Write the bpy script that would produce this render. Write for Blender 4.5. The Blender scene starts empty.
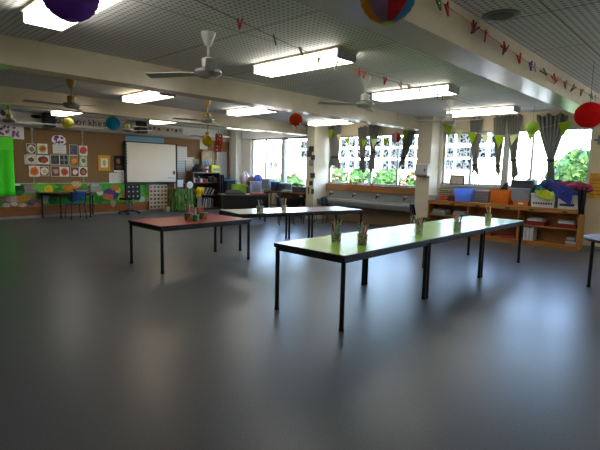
import bpy, math, random
from mathutils import Vector, Matrix, noise as mnoise
C = bpy.context.scene.collection
scene = bpy.context.scene
PI = math.pi
rnd = random.Random(7)

# ------------------------------------------------------------------ camera
FPX, YAW, PIT, ROL, EYE = 455.063, math.radians(43.368), math.radians(-7.0), math.radians(1.336), 1.45
FWD = Vector((math.cos(YAW)*math.cos(PIT), math.sin(YAW)*math.cos(PIT), math.sin(PIT)))
_r = Vector((math.sin(YAW), -math.cos(YAW), 0)); _u = _r.cross(FWD)
RGT = _r*math.cos(ROL) + _u*math.sin(ROL); UPV = _u*math.cos(ROL) - _r*math.sin(ROL)
EYEP = Vector((0, 0, EYE))
cam_d = bpy.data.cameras.new('camera'); cam = bpy.data.objects.new('camera', cam_d); C.objects.link(cam)
m = Matrix((RGT, UPV, -FWD)).transposed().to_4x4(); m.translation = EYEP; cam.matrix_world = m
cam_d.sensor_width = 36; cam_d.lens = FPX/600*36; cam_d.clip_start = .02; cam_d.clip_end = 400
scene.camera = cam

def ray(px, py): return FWD + RGT*((px-300)/FPX) - UPV*((py-225)/FPX)
def at(px, py, x=None, y=None, z=None, d=None):
    """world point where the sight line of a photo pixel meets a plane of the room"""
    r = ray(px, py)
    if x is not None: k = x/r.x
    elif y is not None: k = y/r.y
    elif z is not None: k = (z-EYE)/r.z
    else: k = d
    return EYEP + r*k

# ------------------------------------------------------------------ materials
def rgb(h):
    if not isinstance(h, str): return tuple(h)[:3]
    h = h.lstrip('#'); o = []
    for i in (0, 2, 4):
        v = int(h[i:i+2], 16)/255
        o.append(v/12.92 if v <= .04045 else ((v+.055)/1.055)**2.4)
    return tuple(o)
_mats = {}
def nodes_of(name):
    mt = bpy.data.materials.new(name); mt.use_nodes = True
    nt = mt.node_tree; nt.nodes.clear()
    out = nt.nodes.new('ShaderNodeOutputMaterial')
    return mt, nt, out
def mat(col, rough=.6, metal=0, var=.10, scale=18, bump=0, name=None, spec=.4, coat=0, trans=0):
    key = (str(col), rough, metal, var, scale, bump, spec, coat, trans)
    if key in _mats: return _mats[key]
    mt, nt, out = nodes_of(name or 'paint')
    b = nt.nodes.new('ShaderNodeBsdfPrincipled')
    c = rgb(col)
    tc = nt.nodes.new('ShaderNodeTexCoord'); nz = nt.nodes.new('ShaderNodeTexNoise')
    nz.inputs['Scale'].default_value = scale; nz.inputs['Detail'].default_value = 3
    nt.links.new(tc.outputs['Object'], nz.inputs['Vector'])
    rp = nt.nodes.new('ShaderNodeValToRGB')
    rp.color_ramp.elements[0].position = .3; rp.color_ramp.elements[1].position = .7
    rp.color_ramp.elements[0].color = (*[v*(1-var) for v in c], 1)
    rp.color_ramp.elements[1].color = (*[min(1, v*(1+var)) for v in c], 1)
    nt.links.new(nz.outputs['Fac'], rp.inputs['Fac']); nt.links.new(rp.outputs['Color'], b.inputs['Base Color'])
    b.inputs['Roughness'].default_value = rough; b.inputs['Metallic'].default_value = metal
    b.inputs['Specular IOR Level'].default_value = spec; b.inputs['Coat Weight'].default_value = coat
    if trans: b.inputs['Transmission Weight'].default_value = trans
    if bump:
        bp = nt.nodes.new('ShaderNodeBump'); bp.inputs['Strength'].default_value = bump; bp.inputs['Distance'].default_value = .01
        nt.links.new(nz.outputs['Fac'], bp.inputs['Height']); nt.links.new(bp.outputs['Normal'], b.inputs['Normal'])
    nt.links.new(b.outputs[0], out.inputs[0]); _mats[key] = mt
    return mt
def wood(col, dark, rough=.45, sx=3, axis='Y'):
    mt, nt, out = nodes_of('wood'); b = nt.nodes.new('ShaderNodeBsdfPrincipled')
    tc = nt.nodes.new('ShaderNodeTexCoord'); mp = nt.nodes.new('ShaderNodeMapping'); nz = nt.nodes.new('ShaderNodeTexNoise')
    s = [18, 18, 18]; s['XYZ'.index(axis)] = 1.2; mp.inputs['Scale'].default_value = s
    nz.inputs['Scale'].default_value = sx; nz.inputs['Detail'].default_value = 5
    rp = nt.nodes.new('ShaderNodeValToRGB'); rp.color_ramp.elements[0].position = .35; rp.color_ramp.elements[1].position = .7
    rp.color_ramp.elements[0].color = (*rgb(dark), 1); rp.color_ramp.elements[1].color = (*rgb(col), 1)
    nt.links.new(tc.outputs['Object'], mp.inputs[0]); nt.links.new(mp.outputs[0], nz.inputs['Vector'])
    nt.links.new(nz.outputs['Fac'], rp.inputs[0]); nt.links.new(rp.outputs[0], b.inputs['Base Color'])
    b.inputs['Roughness'].default_value = rough
    nt.links.new(b.outputs[0], out.inputs[0]); return mt
def emit(col, s, name='lamp'):
    mt, nt, out = nodes_of(name); e = nt.nodes.new('ShaderNodeEmission')
    e.inputs[0].default_value = (*rgb(col), 1); e.inputs[1].default_value = s
    nt.links.new(e.outputs[0], out.inputs[0]); return mt
def thin(col, through=.5, name='thin_sheet', clear=0.0):
    """translucent paper / cloth / cloudy plastic"""
    key = ('thin', str(col), through, clear)
    if key in _mats: return _mats[key]
    mt, nt, out = nodes_of(name)
    d = nt.nodes.new('ShaderNodeBsdfDiffuse'); t = nt.nodes.new('ShaderNodeBsdfTranslucent'); mx = nt.nodes.new('ShaderNodeMixShader')
    tc = nt.nodes.new('ShaderNodeTexCoord'); nz = nt.nodes.new('ShaderNodeTexNoise'); nz.inputs['Scale'].default_value = 14
    rp = nt.nodes.new('ShaderNodeValToRGB'); c = rgb(col)
    rp.color_ramp.elements[0].color = (*[v*.85 for v in c], 1); rp.color_ramp.elements[1].color = (*[min(1, v*1.1) for v in c], 1)
    nt.links.new(tc.outputs['Object'], nz.inputs['Vector']); nt.links.new(nz.outputs['Fac'], rp.inputs[0])
    nt.links.new(rp.outputs[0], d.inputs[0]); nt.links.new(rp.outputs[0], t.inputs[0])
    mx.inputs[0].default_value = through
    nt.links.new(d.outputs[0], mx.inputs[1]); nt.links.new(t.outputs[0], mx.inputs[2])
    last = mx
    if clear:
        tr = nt.nodes.new('ShaderNodeBsdfTransparent'); m2 = nt.nodes.new('ShaderNodeMixShader'); m2.inputs[0].default_value = clear
        nt.links.new(mx.outputs[0], m2.inputs[1]); nt.links.new(tr.outputs[0], m2.inputs[2]); last = m2
    nt.links.new(last.outputs[0], out.inputs[0]); _mats[key] = mt
    return mt
def glass_mat(name='window_glass', tint=(1, 1, 1)):
    mt, nt, out = nodes_of(name)
    tr = nt.nodes.new('ShaderNodeBsdfTransparent'); gl = nt.nodes.new('ShaderNodeBsdfGlossy'); mx = nt.nodes.new('ShaderNodeMixShader')
    tr.inputs[0].default_value = (*tint, 1)
    lw = nt.nodes.new('ShaderNodeLayerWeight'); pw = nt.nodes.new('ShaderNodeMath'); pw.operation = 'POWER'; pw.inputs[1].default_value = 4
    fr = nt.nodes.new('ShaderNodeMath'); fr.operation = 'MULTIPLY_ADD'; fr.inputs[1].default_value = .7; fr.inputs[2].default_value = .04
    nt.links.new(lw.outputs['Facing'], pw.inputs[0]); nt.links.new(pw.outputs[0], fr.inputs[0])
    gl.inputs['Roughness'].default_value = .02
    nt.links.new(fr.outputs[0], mx.inputs[0]); nt.links.new(tr.outputs[0], mx.inputs[1]); nt.links.new(gl.outputs[0], mx.inputs[2])
    nt.links.new(mx.outputs[0], out.inputs[0]); return mt
def spots(base, cols, scale=12, thr=.5, rough=.6, name='pattern', aniso=None):
    """procedural print: a base colour with voronoi patches of other colours"""
    mt, nt, out = nodes_of(name); b = nt.nodes.new('ShaderNodeBsdfPrincipled'); b.inputs['Roughness'].default_value = rough
    tc = nt.nodes.new('ShaderNodeTexCoord'); vo = nt.nodes.new('ShaderNodeTexVoronoi'); vo.inputs['Scale'].default_value = scale
    vec = tc.outputs['Object']
    if aniso:
        mp = nt.nodes.new('ShaderNodeMapping'); mp.inputs['Scale'].default_value = aniso
        nt.links.new(vec, mp.inputs[0]); vec = mp.outputs[0]
    nt.links.new(vec, vo.inputs['Vector'])
    sp = nt.nodes.new('ShaderNodeSeparateColor'); nt.links.new(vo.outputs['Color'], sp.inputs[0])
    rp = nt.nodes.new('ShaderNodeValToRGB'); rp.color_ramp.interpolation = 'CONSTANT'
    rp.color_ramp.elements[0].position = 0; rp.color_ramp.elements[0].color = (*rgb(base), 1)
    rp.color_ramp.elements[1].position = thr; rp.color_ramp.elements[1].color = (*rgb(cols[0]), 1)
    for i, cc in enumerate(cols[1:], 1):
        e = rp.color_ramp.elements.new(thr+(1-thr)*i/len(cols)); e.color = (*rgb(cc), 1)
    nt.links.new(sp.outputs[0], rp.inputs[0]); nt.links.new(rp.outputs[0], b.inputs['Base Color'])
    nt.links.new(b.outputs[0], out.inputs[0]); return mt

def floor_mat():
    mt, nt, out = nodes_of('grey_vinyl'); b = nt.nodes.new('ShaderNodeBsdfPrincipled')
    tc = nt.nodes.new('ShaderNodeTexCoord')
    n1 = nt.nodes.new('ShaderNodeTexNoise'); n1.inputs['Scale'].default_value = 90; n1.inputs['Detail'].default_value = 2
    n2 = nt.nodes.new('ShaderNodeTexNoise'); n2.inputs['Scale'].default_value = .9; n2.inputs['Detail'].default_value = 4
    r1 = nt.nodes.new('ShaderNodeValToRGB'); r1.color_ramp.elements[0].position = .3; r1.color_ramp.elements[1].position = .75
    r1.color_ramp.elements[0].color = (.066, .071, .080, 1); r1.color_ramp.elements[1].color = (.100, .106, .116, 1)
    nt.links.new(tc.outputs['Object'], n1.inputs['Vector']); nt.links.new(tc.outputs['Object'], n2.inputs['Vector'])
    nt.links.new(n1.outputs['Fac'], r1.inputs[0])
    # welded seams of the vinyl sheets every 2 m
    sx = nt.nodes.new('ShaderNodeSeparateXYZ'); nt.links.new(tc.outputs['Object'], sx.inputs[0])
    mo = nt.nodes.new('ShaderNodeMath'); mo.operation = 'PINGPONG'; mo.inputs[1].default_value = 1.0
    nt.links.new(sx.outputs['Y'], mo.inputs[0])
    lt = nt.nodes.new('ShaderNodeMath'); lt.operation = 'LESS_THAN'; lt.inputs[1].default_value = .006
    nt.links.new(mo.outputs[0], lt.inputs[0])
    mx = nt.nodes.new('ShaderNodeMix'); mx.data_type = 'RGBA'
    nt.links.new(lt.outputs[0], mx.inputs[0]); nt.links.new(r1.outputs[0], mx.inputs[6]); mx.inputs[7].default_value = (.075, .082, .092, 1)
    nt.links.new(mx.outputs[2], b.inputs['Base Color'])
    r2 = nt.nodes.new('ShaderNodeMapRange'); r2.inputs[3].default_value = .29; r2.inputs[4].default_value = .37
    nt.links.new(n2.outputs['Fac'], r2.inputs[0]); nt.links.new(r2.outputs[0], b.inputs['Roughness'])
    bp = nt.nodes.new('ShaderNodeBump'); bp.inputs['Strength'].default_value = .06; bp.inputs['Distance'].default_value = .003
    nt.links.new(n1.outputs['Fac'], bp.inputs['Height']); nt.links.new(bp.outputs[0], b.inputs['Normal'])
    b.inputs['Specular IOR Level'].default_value = .26
    nt.links.new(b.outputs[0], out.inputs[0]); return mt
def ceiling_mat():
    mt, nt, out = nodes_of('perforated_tile'); b = nt.nodes.new('ShaderNodeBsdfPrincipled'); b.inputs['Roughness'].default_value = .7
    tc = nt.nodes.new('ShaderNodeTexCoord'); sx = nt.nodes.new('ShaderNodeSeparateXYZ'); nt.links.new(tc.outputs['Object'], sx.inputs[0])
    def mth(op, a, bv=None):
        n = nt.nodes.new('ShaderNodeMath'); n.operation = op
        for i, v in enumerate((a, bv)):
            if v is None: continue
            if isinstance(v, (int, float)): n.inputs[i].default_value = v
            else: nt.links.new(v, n.inputs[i])
        return n.outputs[0]
    G = .055
    ax = mth('SUBTRACT', mth('FRACT', mth('DIVIDE', sx.outputs['X'], G)), .5)
    ay = mth('SUBTRACT', mth('FRACT', mth('DIVIDE', sx.outputs['Y'], G)), .5)
    d2 = mth('ADD', mth('MULTIPLY', ax, ax), mth('MULTIPLY', ay, ay))
    hole = mth('LESS_THAN', d2, .075)
    jx = mth('LESS_THAN', mth('PINGPONG', mth('ADD', sx.outputs['X'], -2.39), .6), .007)
    jy = mth('LESS_THAN', mth('PINGPONG', mth('ADD', sx.outputs['Y'], -3.0), 1.2), .007)
    j = mth('MAXIMUM', jx, jy)
    mx = nt.nodes.new('ShaderNodeMix'); mx.data_type = 'RGBA'; nt.links.new(hole, mx.inputs[0])
    mx.inputs[6].default_value = (.72, .72, .68, 1); mx.inputs[7].default_value = (.30, .30, .28, 1)
    m2 = nt.nodes.new('ShaderNodeMix'); m2.data_type = 'RGBA'; nt.links.new(j, m2.inputs[0])
    nt.links.new(mx.outputs[2], m2.inputs[6]); m2.inputs[7].default_value = (.22, .22, .21, 1)
    nt.links.new(m2.outputs[2], b.inputs['Base Color']); nt.links.new(b.outputs[0], out.inputs[0]); return mt

# ------------------------------------------------------------------ mesh building
class MB:
    def __init__(s): s.v = []; s.f = []; s.mi = []; s.cur = 0
    def add(s, vs, fs):
        n = len(s.v); s.v += [Vector(p) for p in vs]; s.f += [[n+i for i in f] for f in fs]; s.mi += [s.cur]*len(fs); return s
    def box(s, x0, y0, z0, x1, y1, z1):
        x0, x1 = sorted((x0, x1)); y0, y1 = sorted((y0, y1)); z0, z1 = sorted((z0, z1))
        return s.add([(x0,y0,z0),(x1,y0,z0),(x1,y1,z0),(x0,y1,z0),(x0,y0,z1),(x1,y0,z1),(x1,y1,z1),(x0,y1,z1)],
                     [(0,3,2,1),(4,5,6,7),(0,1,5,4),(1,2,6,5),(2,3,7,6),(3,0,4,7)])
    def obox(s, c, a, b, d):
        c, a, b, d = map(Vector, (c, a, b, d)); vs = []
        for k in (-1, 1):
            for i, j in ((-1,-1),(1,-1),(1,1),(-1,1)): vs.append(c+a*i+b*j+d*k)
        return s.add(vs, [(0,3,2,1),(4,5,6,7),(0,1,5,4),(1,2,6,5),(2,3,7,6),(3,0,4,7)])
    def tube(s, pts, r, n=8, caps=True):
        pts = [Vector(p) for p in pts]; rs = r if isinstance(r, (list, tuple)) else [r]*len(pts); vs = []
        ref = None
        for i, p in enumerate(pts):
            t = (pts[min(i+1, len(pts)-1)] - pts[max(i-1, 0)]).normalized()
            if ref is None:
                ref = Vector((0, 0, 1)) if abs(t.z) < .9 else Vector((1, 0, 0))
            a = (ref - t*ref.dot(t)).normalized(); ref = a; b = t.cross(a)
            for k in range(n):
                an = 2*PI*k/n; vs.append(p + a*math.cos(an)*rs[i] + b*math.sin(an)*rs[i])
        fs = [(i*n+k, i*n+(k+1) % n, (i+1)*n+(k+1) % n, (i+1)*n+k) for i in range(len(pts)-1) for k in range(n)]
        if caps: fs += [tuple(range(n))[::-1], tuple(range((len(pts)-1)*n, len(pts)*n))]
        return s.add(vs, fs)
    def lathe(s, prof, c=(0, 0, 0), n=20, ax=None, caps=True):
        c = Vector(c); vs = []
        for r, z in prof:
            for k in range(n):
                an = 2*PI*k/n; vs.append(c + Vector((r*math.cos(an), r*math.sin(an), z)))
        fs = [(i*n+k, i*n+(k+1) % n, (i+1)*n+(k+1) % n, (i+1)*n+k) for i in range(len(prof)-1) for k in range(n)]
        if caps: fs += [tuple(range(n))[::-1], tuple(range((len(prof)-1)*n, len(prof)*n))]
        return s.add(vs, fs)
    def prism(s, poly, fn, t0, t1):
        """poly of 2d points; fn(a, b, t) -> world"""
        n = len(poly); vs = [fn(a, b, t0) for a, b in poly] + [fn(a, b, t1) for a, b in poly]
        return s.add(vs, [tuple(range(n))[::-1], tuple(range(n, 2*n))] + [(i, (i+1) % n, n+(i+1) % n, n+i) for i in range(n)])
    def ball(s, c, rx, ry, rz, nu=16, nv=10, fn=None):
        c = Vector(c); vs = []; 
        for j in range(nv+1):
            th = PI*j/nv
            for i in range(nu):
                ph = 2*PI*i/nu; k = fn(th, ph) if fn else 1
                vs.append(c + Vector((rx*k*math.sin(th)*math.cos(ph), ry*k*math.sin(th)*math.sin(ph), rz*k*math.cos(th))))
        fs = [(j*nu+i, (j+1)*nu+i, (j+1)*nu+(i+1) % nu, j*nu+(i+1) % nu) for j in range(nv) for i in range(nu)]
        return s.add(vs, fs)
    def grid(s, nu, nv, fn):
        vs = [fn(i/(nu-1), j/(nv-1)) for j in range(nv) for i in range(nu)]
        return s.add(vs, [(j*nu+i, j*nu+i+1, (j+1)*nu+i+1, (j+1)*nu+i) for j in range(nv-1) for i in range(nu-1)])
    def build(s, name, material, parent=None, smooth=False, bevel=0, solid=0):
        if parent is not None:
            off = Vector(parent.get('_o', (0, 0, 0)))
        else:
            lo = [min(p[i] for p in s.v) for i in range(3)]; hi = [max(p[i] for p in s.v) for i in range(3)]
            off = Vector(((lo[0]+hi[0])/2, (lo[1]+hi[1])/2, lo[2]))
        me = bpy.data.meshes.new(name); me.from_pydata([p-off for p in s.v], [], s.f)
        mats = material if isinstance(material, (list, tuple)) else [material]
        for mm in mats: me.materials.append(mm)
        if len(mats) > 1: me.polygons.foreach_set('material_index', s.mi)
        if smooth: me.polygons.foreach_set('use_smooth', [True]*len(me.polygons))
        me.update()
        o = bpy.data.objects.new(name, me); C.objects.link(o); o['_o'] = tuple(off)
        if parent is not None: o.parent = parent
        else: o.location = off
        if solid:
            md = o.modifiers.new('thick', 'SOLIDIFY'); md.thickness = solid; md.offset = 0
        if bevel:
            md = o.modifiers.new('bevel', 'BEVEL'); md.width = bevel; md.segments = 2; md.limit_method = 'ANGLE'
        if smooth and not solid:
            me.set_sharp_from_angle(angle=math.radians(40))
        return o
def box(name, material, b, parent=None, bevel=0): return MB().box(*b).build(name, material, parent, bevel=bevel)
def tag(o, label, cat, group=None):
    o['label'] = label; o['category'] = cat
    if group: o['group'] = group
    return o
def thing(name, label, cat, loc, group=None):
    o = bpy.data.objects.new(name, None); C.objects.link(o); o.location = loc; o['_o'] = tuple(loc)
    o.empty_display_size = .05
    return tag(o, label, cat, group)
def struct(o): o['kind'] = 'structure'; return o
_kids = {}
def copy_tree(o, parent=None):
    c = o.copy(); C.objects.link(c)
    if parent is not None: c.parent = parent
    for ch in [k for k in bpy.data.objects if k.parent == o]: copy_tree(ch, c)
    return c
def place(proto, used, loc, rotz, label, group=None, cat=None):
    o = proto if not used else copy_tree(proto)
    used.append(1); o.location = loc; o.rotation_euler = (0, 0, rotz); o['label'] = label
    if group: o['group'] = group
    return o
ORD = ['first','second','third','fourth','fifth','sixth','seventh','eighth','ninth','tenth','eleventh','twelfth','thirteenth','fourteenth','fifteenth','sixteenth','seventeenth','eighteenth']

# ------------------------------------------------------------------ palette
cream = mat('#cfc4a6', .55, var=.05, scale=4, name='cream_paint')
beampaint = mat('#cfc3a8', .22, var=.05, scale=5, name='beam_paint', spec=.5)
white = mat('#e6e6e2', .5, var=.04, name='white')
wallwhite = mat('#d8d6cd', .6, var=.04, scale=4, name='wall_white')
black = mat('#0c0c0e', .45, var=.15, name='black')
blackmetal = mat('#101113', .35, var=.1, name='black_metal')
steel = mat('#a5a7a6', .34, metal=.45, var=.06, scale=6, name='stainless')
chrome = mat('#c9ccce', .15, metal=1, var=.03, name='chrome')
pine = wood('#b9813f', '#93602a', axis='Y'); pinev = wood('#b9813f', '#93602a', axis='Z')
darkwood = wood('#5a3d22', '#3c2817', axis='X'); darkwoodv = wood('#5d3a20', '#3c2413', axis='Z')
orangewood = wood('#9a5c22', '#7c4517', axis='X')
midwood = wood('#8d5f33', '#6b4523', axis='Y')
paper = mat('#dfe0df', .8, var=.03, name='paper')
greyplastic = mat('#9aa0a6', .5, name='grey_plastic')
ipaper = thin('#e8e8e4', .5)
greymetal = mat('#8b8f92', .4, metal=.6, name='grey_metal')

# ------------------------------------------------------------------ room shell
X0, Y0, XW, YW, ZC = -2.6, -2.6, 10.4, 13.4, 2.75
struct(box('floor', floor_mat(), (X0, Y0, -.1, XW+.2, YW+.2, 0)))
struct(box('ceiling', ceiling_mat(), (X0-.2, Y0-.2, ZC, XW+.7, YW+.2, ZC+.25)))
struct(box('wall_left', cream, (X0-.2, Y0-.2, 0, X0, YW+.2, ZC)))
struct(box('wall_front', cream, (X0, Y0-.2, 0, XW+.2, Y0, ZC)))
struct(box('wall_back', wallwhite, (X0, YW, 0, XW+.2, YW+.2, ZC)))
W1 = (5.62, 8.74, 1.05, 2.42); W2 = (2.07, 5.16, 1.16, 2.40); W3 = (9.62, 12.25, .84, 2.44); W4 = (-2.2, .55, 1.16, 2.40)
wm = MB()
spans = sorted([W2, W1, W3, W4]); y = Y0
for (a, b, z0, z1) in spans:
    wm.box(XW, y, 0, XW+.2, a, ZC); wm.box(XW, a, 0, XW+.2, b, z0); wm.box(XW, a, z1, XW+.2, b, ZC); y = b
wm.box(XW, y, 0, XW+.2, YW, ZC)
struct(wm.build('wall_right', mat('#c9bb9c', .6, var=.05, scale=3, name='window_wall_paint')))
# ceiling beams
for i, (a, b, z) in enumerate([(1.70, 2.02, 2.455), (5.58, 5.88, 2.455), (9.25, 9.55, 2.455)], 1):
    struct(box('trim_%d' % i, beampaint, (X0, a, z, XW, b, ZC)))
# pillars on the window wall
pillarp = mat('#d6cdb6', .5, var=.04, scale=4)
struct(box('trim_4', pillarp, (9.98, 5.24, 0, XW, 5.60, ZC)))
struct(box('trim_5', pillarp, (9.78, 8.74, 0, XW, 9.03, ZC)))
struct(box('trim_6', wallwhite, (10.12, 12.72, 0, XW, 13.02, ZC)))
struct(box('trim_7', orangewood, (X0, YW-.03, .06, 9.9, YW, .32)))
struct(box('baseboard_back', mat('#8b8a84', .5), (X0, YW-.045, 0, 9.9, YW, .065)))
struct(box('baseboard_right', mat('#77726a', .5), (XW-.02, Y0, 0, XW, 5.24, .08)))
# curtain tracks below the ceiling in front of the brown wall
for i, (yy, zz) in enumerate([(13.30, 2.40), (13.12, 2.43), (12.96, 2.45)], 8):
    struct(box('trim_%d' % i, mat('#b9b7ae', .4), (X0, yy-.02, zz-.015, 9.7, yy+.02, zz+.015)))

# ------------------------------------------------------------------ windows
glass = glass_mat()
alu = mat('#b4b6b4', .35, metal=.4, var=.03, name='aluminium'); framegrey = mat('#8f8a82', .5, name='frame')
def window(n, W, mulls, trans=(), thick=(), material=alu):
    a, b, z0, z1 = W; fr = MB(); t = .045; xa, xb = XW+.06, XW+.12
    fr.box(xa, a, z0, xb, b, z0+t); fr.box(xa, a, z1-t, xb, b, z1); fr.box(xa, a, z0, xb, a+t, z1); fr.box(xa, b-t, z0, xb, b, z1)
    for mm in mulls: fr.box(xa-.002, mm-.022, z0, xb+.002, mm+.022, z1)
    for mm in thick: fr.box(XW+.01, mm-.065, z0, XW+.15, mm+.065, z1)
    for z in trans: fr.box(xa+.004, a, z-.02, xb-.004, b, z+.02)
    w = struct(fr.build('window_%d' % n, material)); 
    edges = [a]+sorted(list(mulls)+list(thick))+[b]
    for e0, e1 in zip(edges, edges[1:]):
        MB().box(XW+.085, e0+.02, z0+.03, XW+.091, e1-.02, z1-.03).build('pane', glass, w)
    return w
window(1, W1, [8.06, 7.26, 6.43])
window(2, W2, [4.48, 3.16], thick=[3.68])
window(3, W3, [11.55], thick=[10.67], material=mat('#a9a49b', .5))
window(4, W4, [-.4], thick=[-1.3])
struct(box('trim_11', wood('#a8743c', '#85572a'), (10.30, 5.62, .87, XW+.06, 8.72, 1.05)))       # timber sill behind the sink
struct(box('trim_12', alu, (XW-.03, 2.07, 1.13, XW+.06, 5.16, 1.165)))
struct(box('trim_13', white, (XW-.12, 9.7, 2.45, XW, 12.6, 2.70)))                                # roller-blind pelmet
struct(box('trim_14', mat('#b98d5c', .6), (XW-.03, 13.03, .0, XW, YW, 2.45)))
struct(box('trim_15', white, (9.78, YW-.04, .0, 9.84, YW, 2.40)))
struct(box('trim_16', white, (10.33, YW-.09, .0, XW, YW, 2.45)))

struct(box('trim_18', wallwhite, (XW-.012, 12.26, 0, XW, 12.72, 2.45)))
struct(box('trim_19', wallwhite, (XW-.012, 5.165, .82, XW, 5.24, 2.6)))
# ------------------------------------------------------------------ outside
struct(box('ground', mat('#c9c3b6', .9, var=.1, scale=2, name='paving'), (XW+.2, -18, -.3, 40, 40, -.12)))
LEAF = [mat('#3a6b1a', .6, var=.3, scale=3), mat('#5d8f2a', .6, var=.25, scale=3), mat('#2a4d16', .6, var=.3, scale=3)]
def shrub(c, r, n, leaf, label, extra=None, seed=1, stemh=.3):
    rr = random.Random(seed); root = thing('shrub', label, 'shrub', (c[0], c[1], -.12), 'shrubs outside the windows')
    mb = MB()
    for i in range(n):
        th = math.acos(rr.uniform(-1, 1)); ph = rr.uniform(0, 2*PI); k = rr.uniform(.55, 1.05)
        p = Vector((c[0]+r[0]*k*math.sin(th)*math.cos(ph), c[1]+r[1]*k*math.sin(th)*math.sin(ph), c[2]+r[2]*k*math.cos(th)))
        u = Vector((rr.uniform(-1, 1), rr.uniform(-1, 1), rr.uniform(-.6, .8))).normalized()
        v = u.cross(Vector((rr.uniform(-1, 1), rr.uniform(-1, 1), rr.uniform(-1, 1)))).normalized()
        l = leaf*rr.uniform(.6, 1.3); mb.cur = rr.choice([0, 0, 1, 2])
        mb.add([p-u*l, p+v*l*.45, p+u*l, p-v*l*.45], [(0, 1, 2, 3)])
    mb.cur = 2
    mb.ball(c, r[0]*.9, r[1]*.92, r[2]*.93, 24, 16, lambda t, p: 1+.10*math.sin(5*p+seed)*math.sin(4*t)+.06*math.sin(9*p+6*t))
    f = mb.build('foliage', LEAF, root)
    st = MB()
    for i in range(5):
        an = i*1.3; st.tube([(c[0]+.05*math.cos(an), c[1]+.05*math.sin(an), -.12), (c[0]+r[0]*.5*math.cos(an), c[1]+r[1]*.5*math.sin(an), c[2])], .02, 5)
    st.build('stem', mat('#5b4632', .8), root)
    if extra:
        fm = MB()
        for i in range(extra[1]):
            th = math.acos(rr.uniform(-1, 1)); ph = rr.uniform(0, 2*PI)
            p = (c[0]+r[0]*1.04*math.sin(th)*math.cos(ph), c[1]+r[1]*1.04*math.sin(th)*math.sin(ph), c[2]+r[2]*1.04*math.cos(th))
            fm.ball(p, .06, .06, .05, 6, 4)
        fm.build('blossom', extra[0], root)
    return root
pinkf = mat('#b9756c', .7, var=.2); tanf = mat('#b87f5a', .7, var=.2); whitef = mat('#e6dccb', .7)
for i, (c, r, n, lf, lab, ex) in enumerate([
    ((13.2, 2.78, .95), (.9, .86, 1.15), 4200, .085, 'tall sunlit green hedge shrub outside the right end of the shelf windows', None),
    ((13.2, 3.98, .6), (.7, .26, .75), 600, .10, 'round green shrub outside behind the big tied curtain', None),
    ((13.0, 10.55, .75), (.7, .5, .8), 700, .11, 'flowering shrub outside the far left pane of the sink window', (pinkf, 170)),
    ((13.0, 9.45, .75), (.7, .52, .8), 900, .11, 'green shrub outside between the first two curtains of the sink window', (whitef, 60)),
    ((13.0, 8.3, .75), (.7, .54, .8), 1000, .11, 'leafy green shrub outside behind the middle pane of the sink window', None),
    ((13.0, 7.18, .72), (.7, .5, .78), 700, .11, 'shrub with pale blossoms outside the right end of the sink window', (pinkf, 160)),
    ((13.2, 13.1, .55), (.6, .8, .75), 500, .11, 'rusty blossoming shrub outside the right pane of the far windows', (tanf, 120)),
]): shrub(c, r, n, lf, lab, ex, seed=10+i)
# slatted fence beyond the shelf windows
fr = thing('fence', 'pale upright slat fence outside the middle of the shelf windows', 'fence', (15.0, 5.5, -.12))
fm = MB()
for k in range(26): fm.box(14.98, 4.2+k*.13, -.12, 15.0, 4.2+k*.13+.1, 1.25)
fm.build('slats', mat('#a9a39a', .7), fr); box('rail', mat('#8f8a80', .7), (15.0, 4.2, .9, 15.04, 7.55, 1.0), fr)
# brick house seen through the far window
bh = thing('house', 'small tan brick house outside the leftmost far window pane', 'house', (21.0, 24.3, -.12))
bm = mat('#b58a63', .8, var=.2, scale=6); box('wall', bm, (20, 22.8, -.12, 22, 25.8, 1.7), bh)
box('roof', mat('#8d6a52', .7), (19.7, 22.5, 1.7, 22.3, 26.1, 1.85), bh)
for k in range(3): box('window', mat('#5b5148', .3), (19.97, 23.1+k*.95, .6, 20.0, 23.6+k*.95, 1.2), bh)

# ------------------------------------------------------------------ fluorescent lights
LS = 14.0
lampm = emit((1, .95, .86), LS, 'tube_light'); lampw = emit((1, .82, .58), LS*.9, 'warm_tube_light')
def light_fixture(cx, cy, label, warm=False, L=1.36, Wd=.30):
    zb = 2.635; root = thing('ceiling_light', label, 'light', (cx, cy, zb), 'fluorescent ceiling lights')
    box('housing', cream, (cx-Wd/2-.02, cy-L/2-.02, ZC-.025, cx+Wd/2+.02, cy+L/2+.02, ZC), root)
    MB().box(cx-Wd/2, cy-L/2+.012, zb, cx+Wd/2, cy+L/2-.012, ZC-.025).build('diffuser', lampw if warm else lampm, root)
    for s in (-1, 1): box('end_cap', greyplastic, (cx-Wd/2-.004, cy+s*L/2-.014, zb-.004, cx+Wd/2+.004, cy+s*L/2+.014, ZC-.025), root)
    return root
LX = [1.455, 4.03, 6.63, 9.34]; LY = [3.85, 7.80, 11.6]
light_fixture(LX[0], LY[0], 'bright ceiling light at upper left behind the purple lantern')
light_fixture(LX[1], LY[0], 'large bright ceiling light above the left end of green tables')
light_fixture(LX[2], LY[0], 'long bright ceiling light above the middle of the green tables', Wd=.32)
light_fixture(LX[3], LY[0], 'ceiling light nearest the shelf windows, beside the white fan')
for k_, lab_ in ((1, 'nearest the camera side'), (2, 'second from the window wall'), (3, 'over by the window wall')):
    light_fixture(LX[k_], .03, 'ceiling light in bay right of the beam, '+lab_)
light_fixture(4.19, LY[1], 'warm yellowish ceiling light between the two left beams', True)
light_fixture(LX[2], LY[1], 'bright ceiling light in the middle bay above the white tables')
light_fixture(LX[3], LY[1], 'bright ceiling light in front of the sink window curtains')
light_fixture(4.25, 11.78, 'small far ceiling light above the food photos on brown wall')
light_fixture(6.74, 11.5, 'warm far ceiling light above the whiteboard', True)
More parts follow.
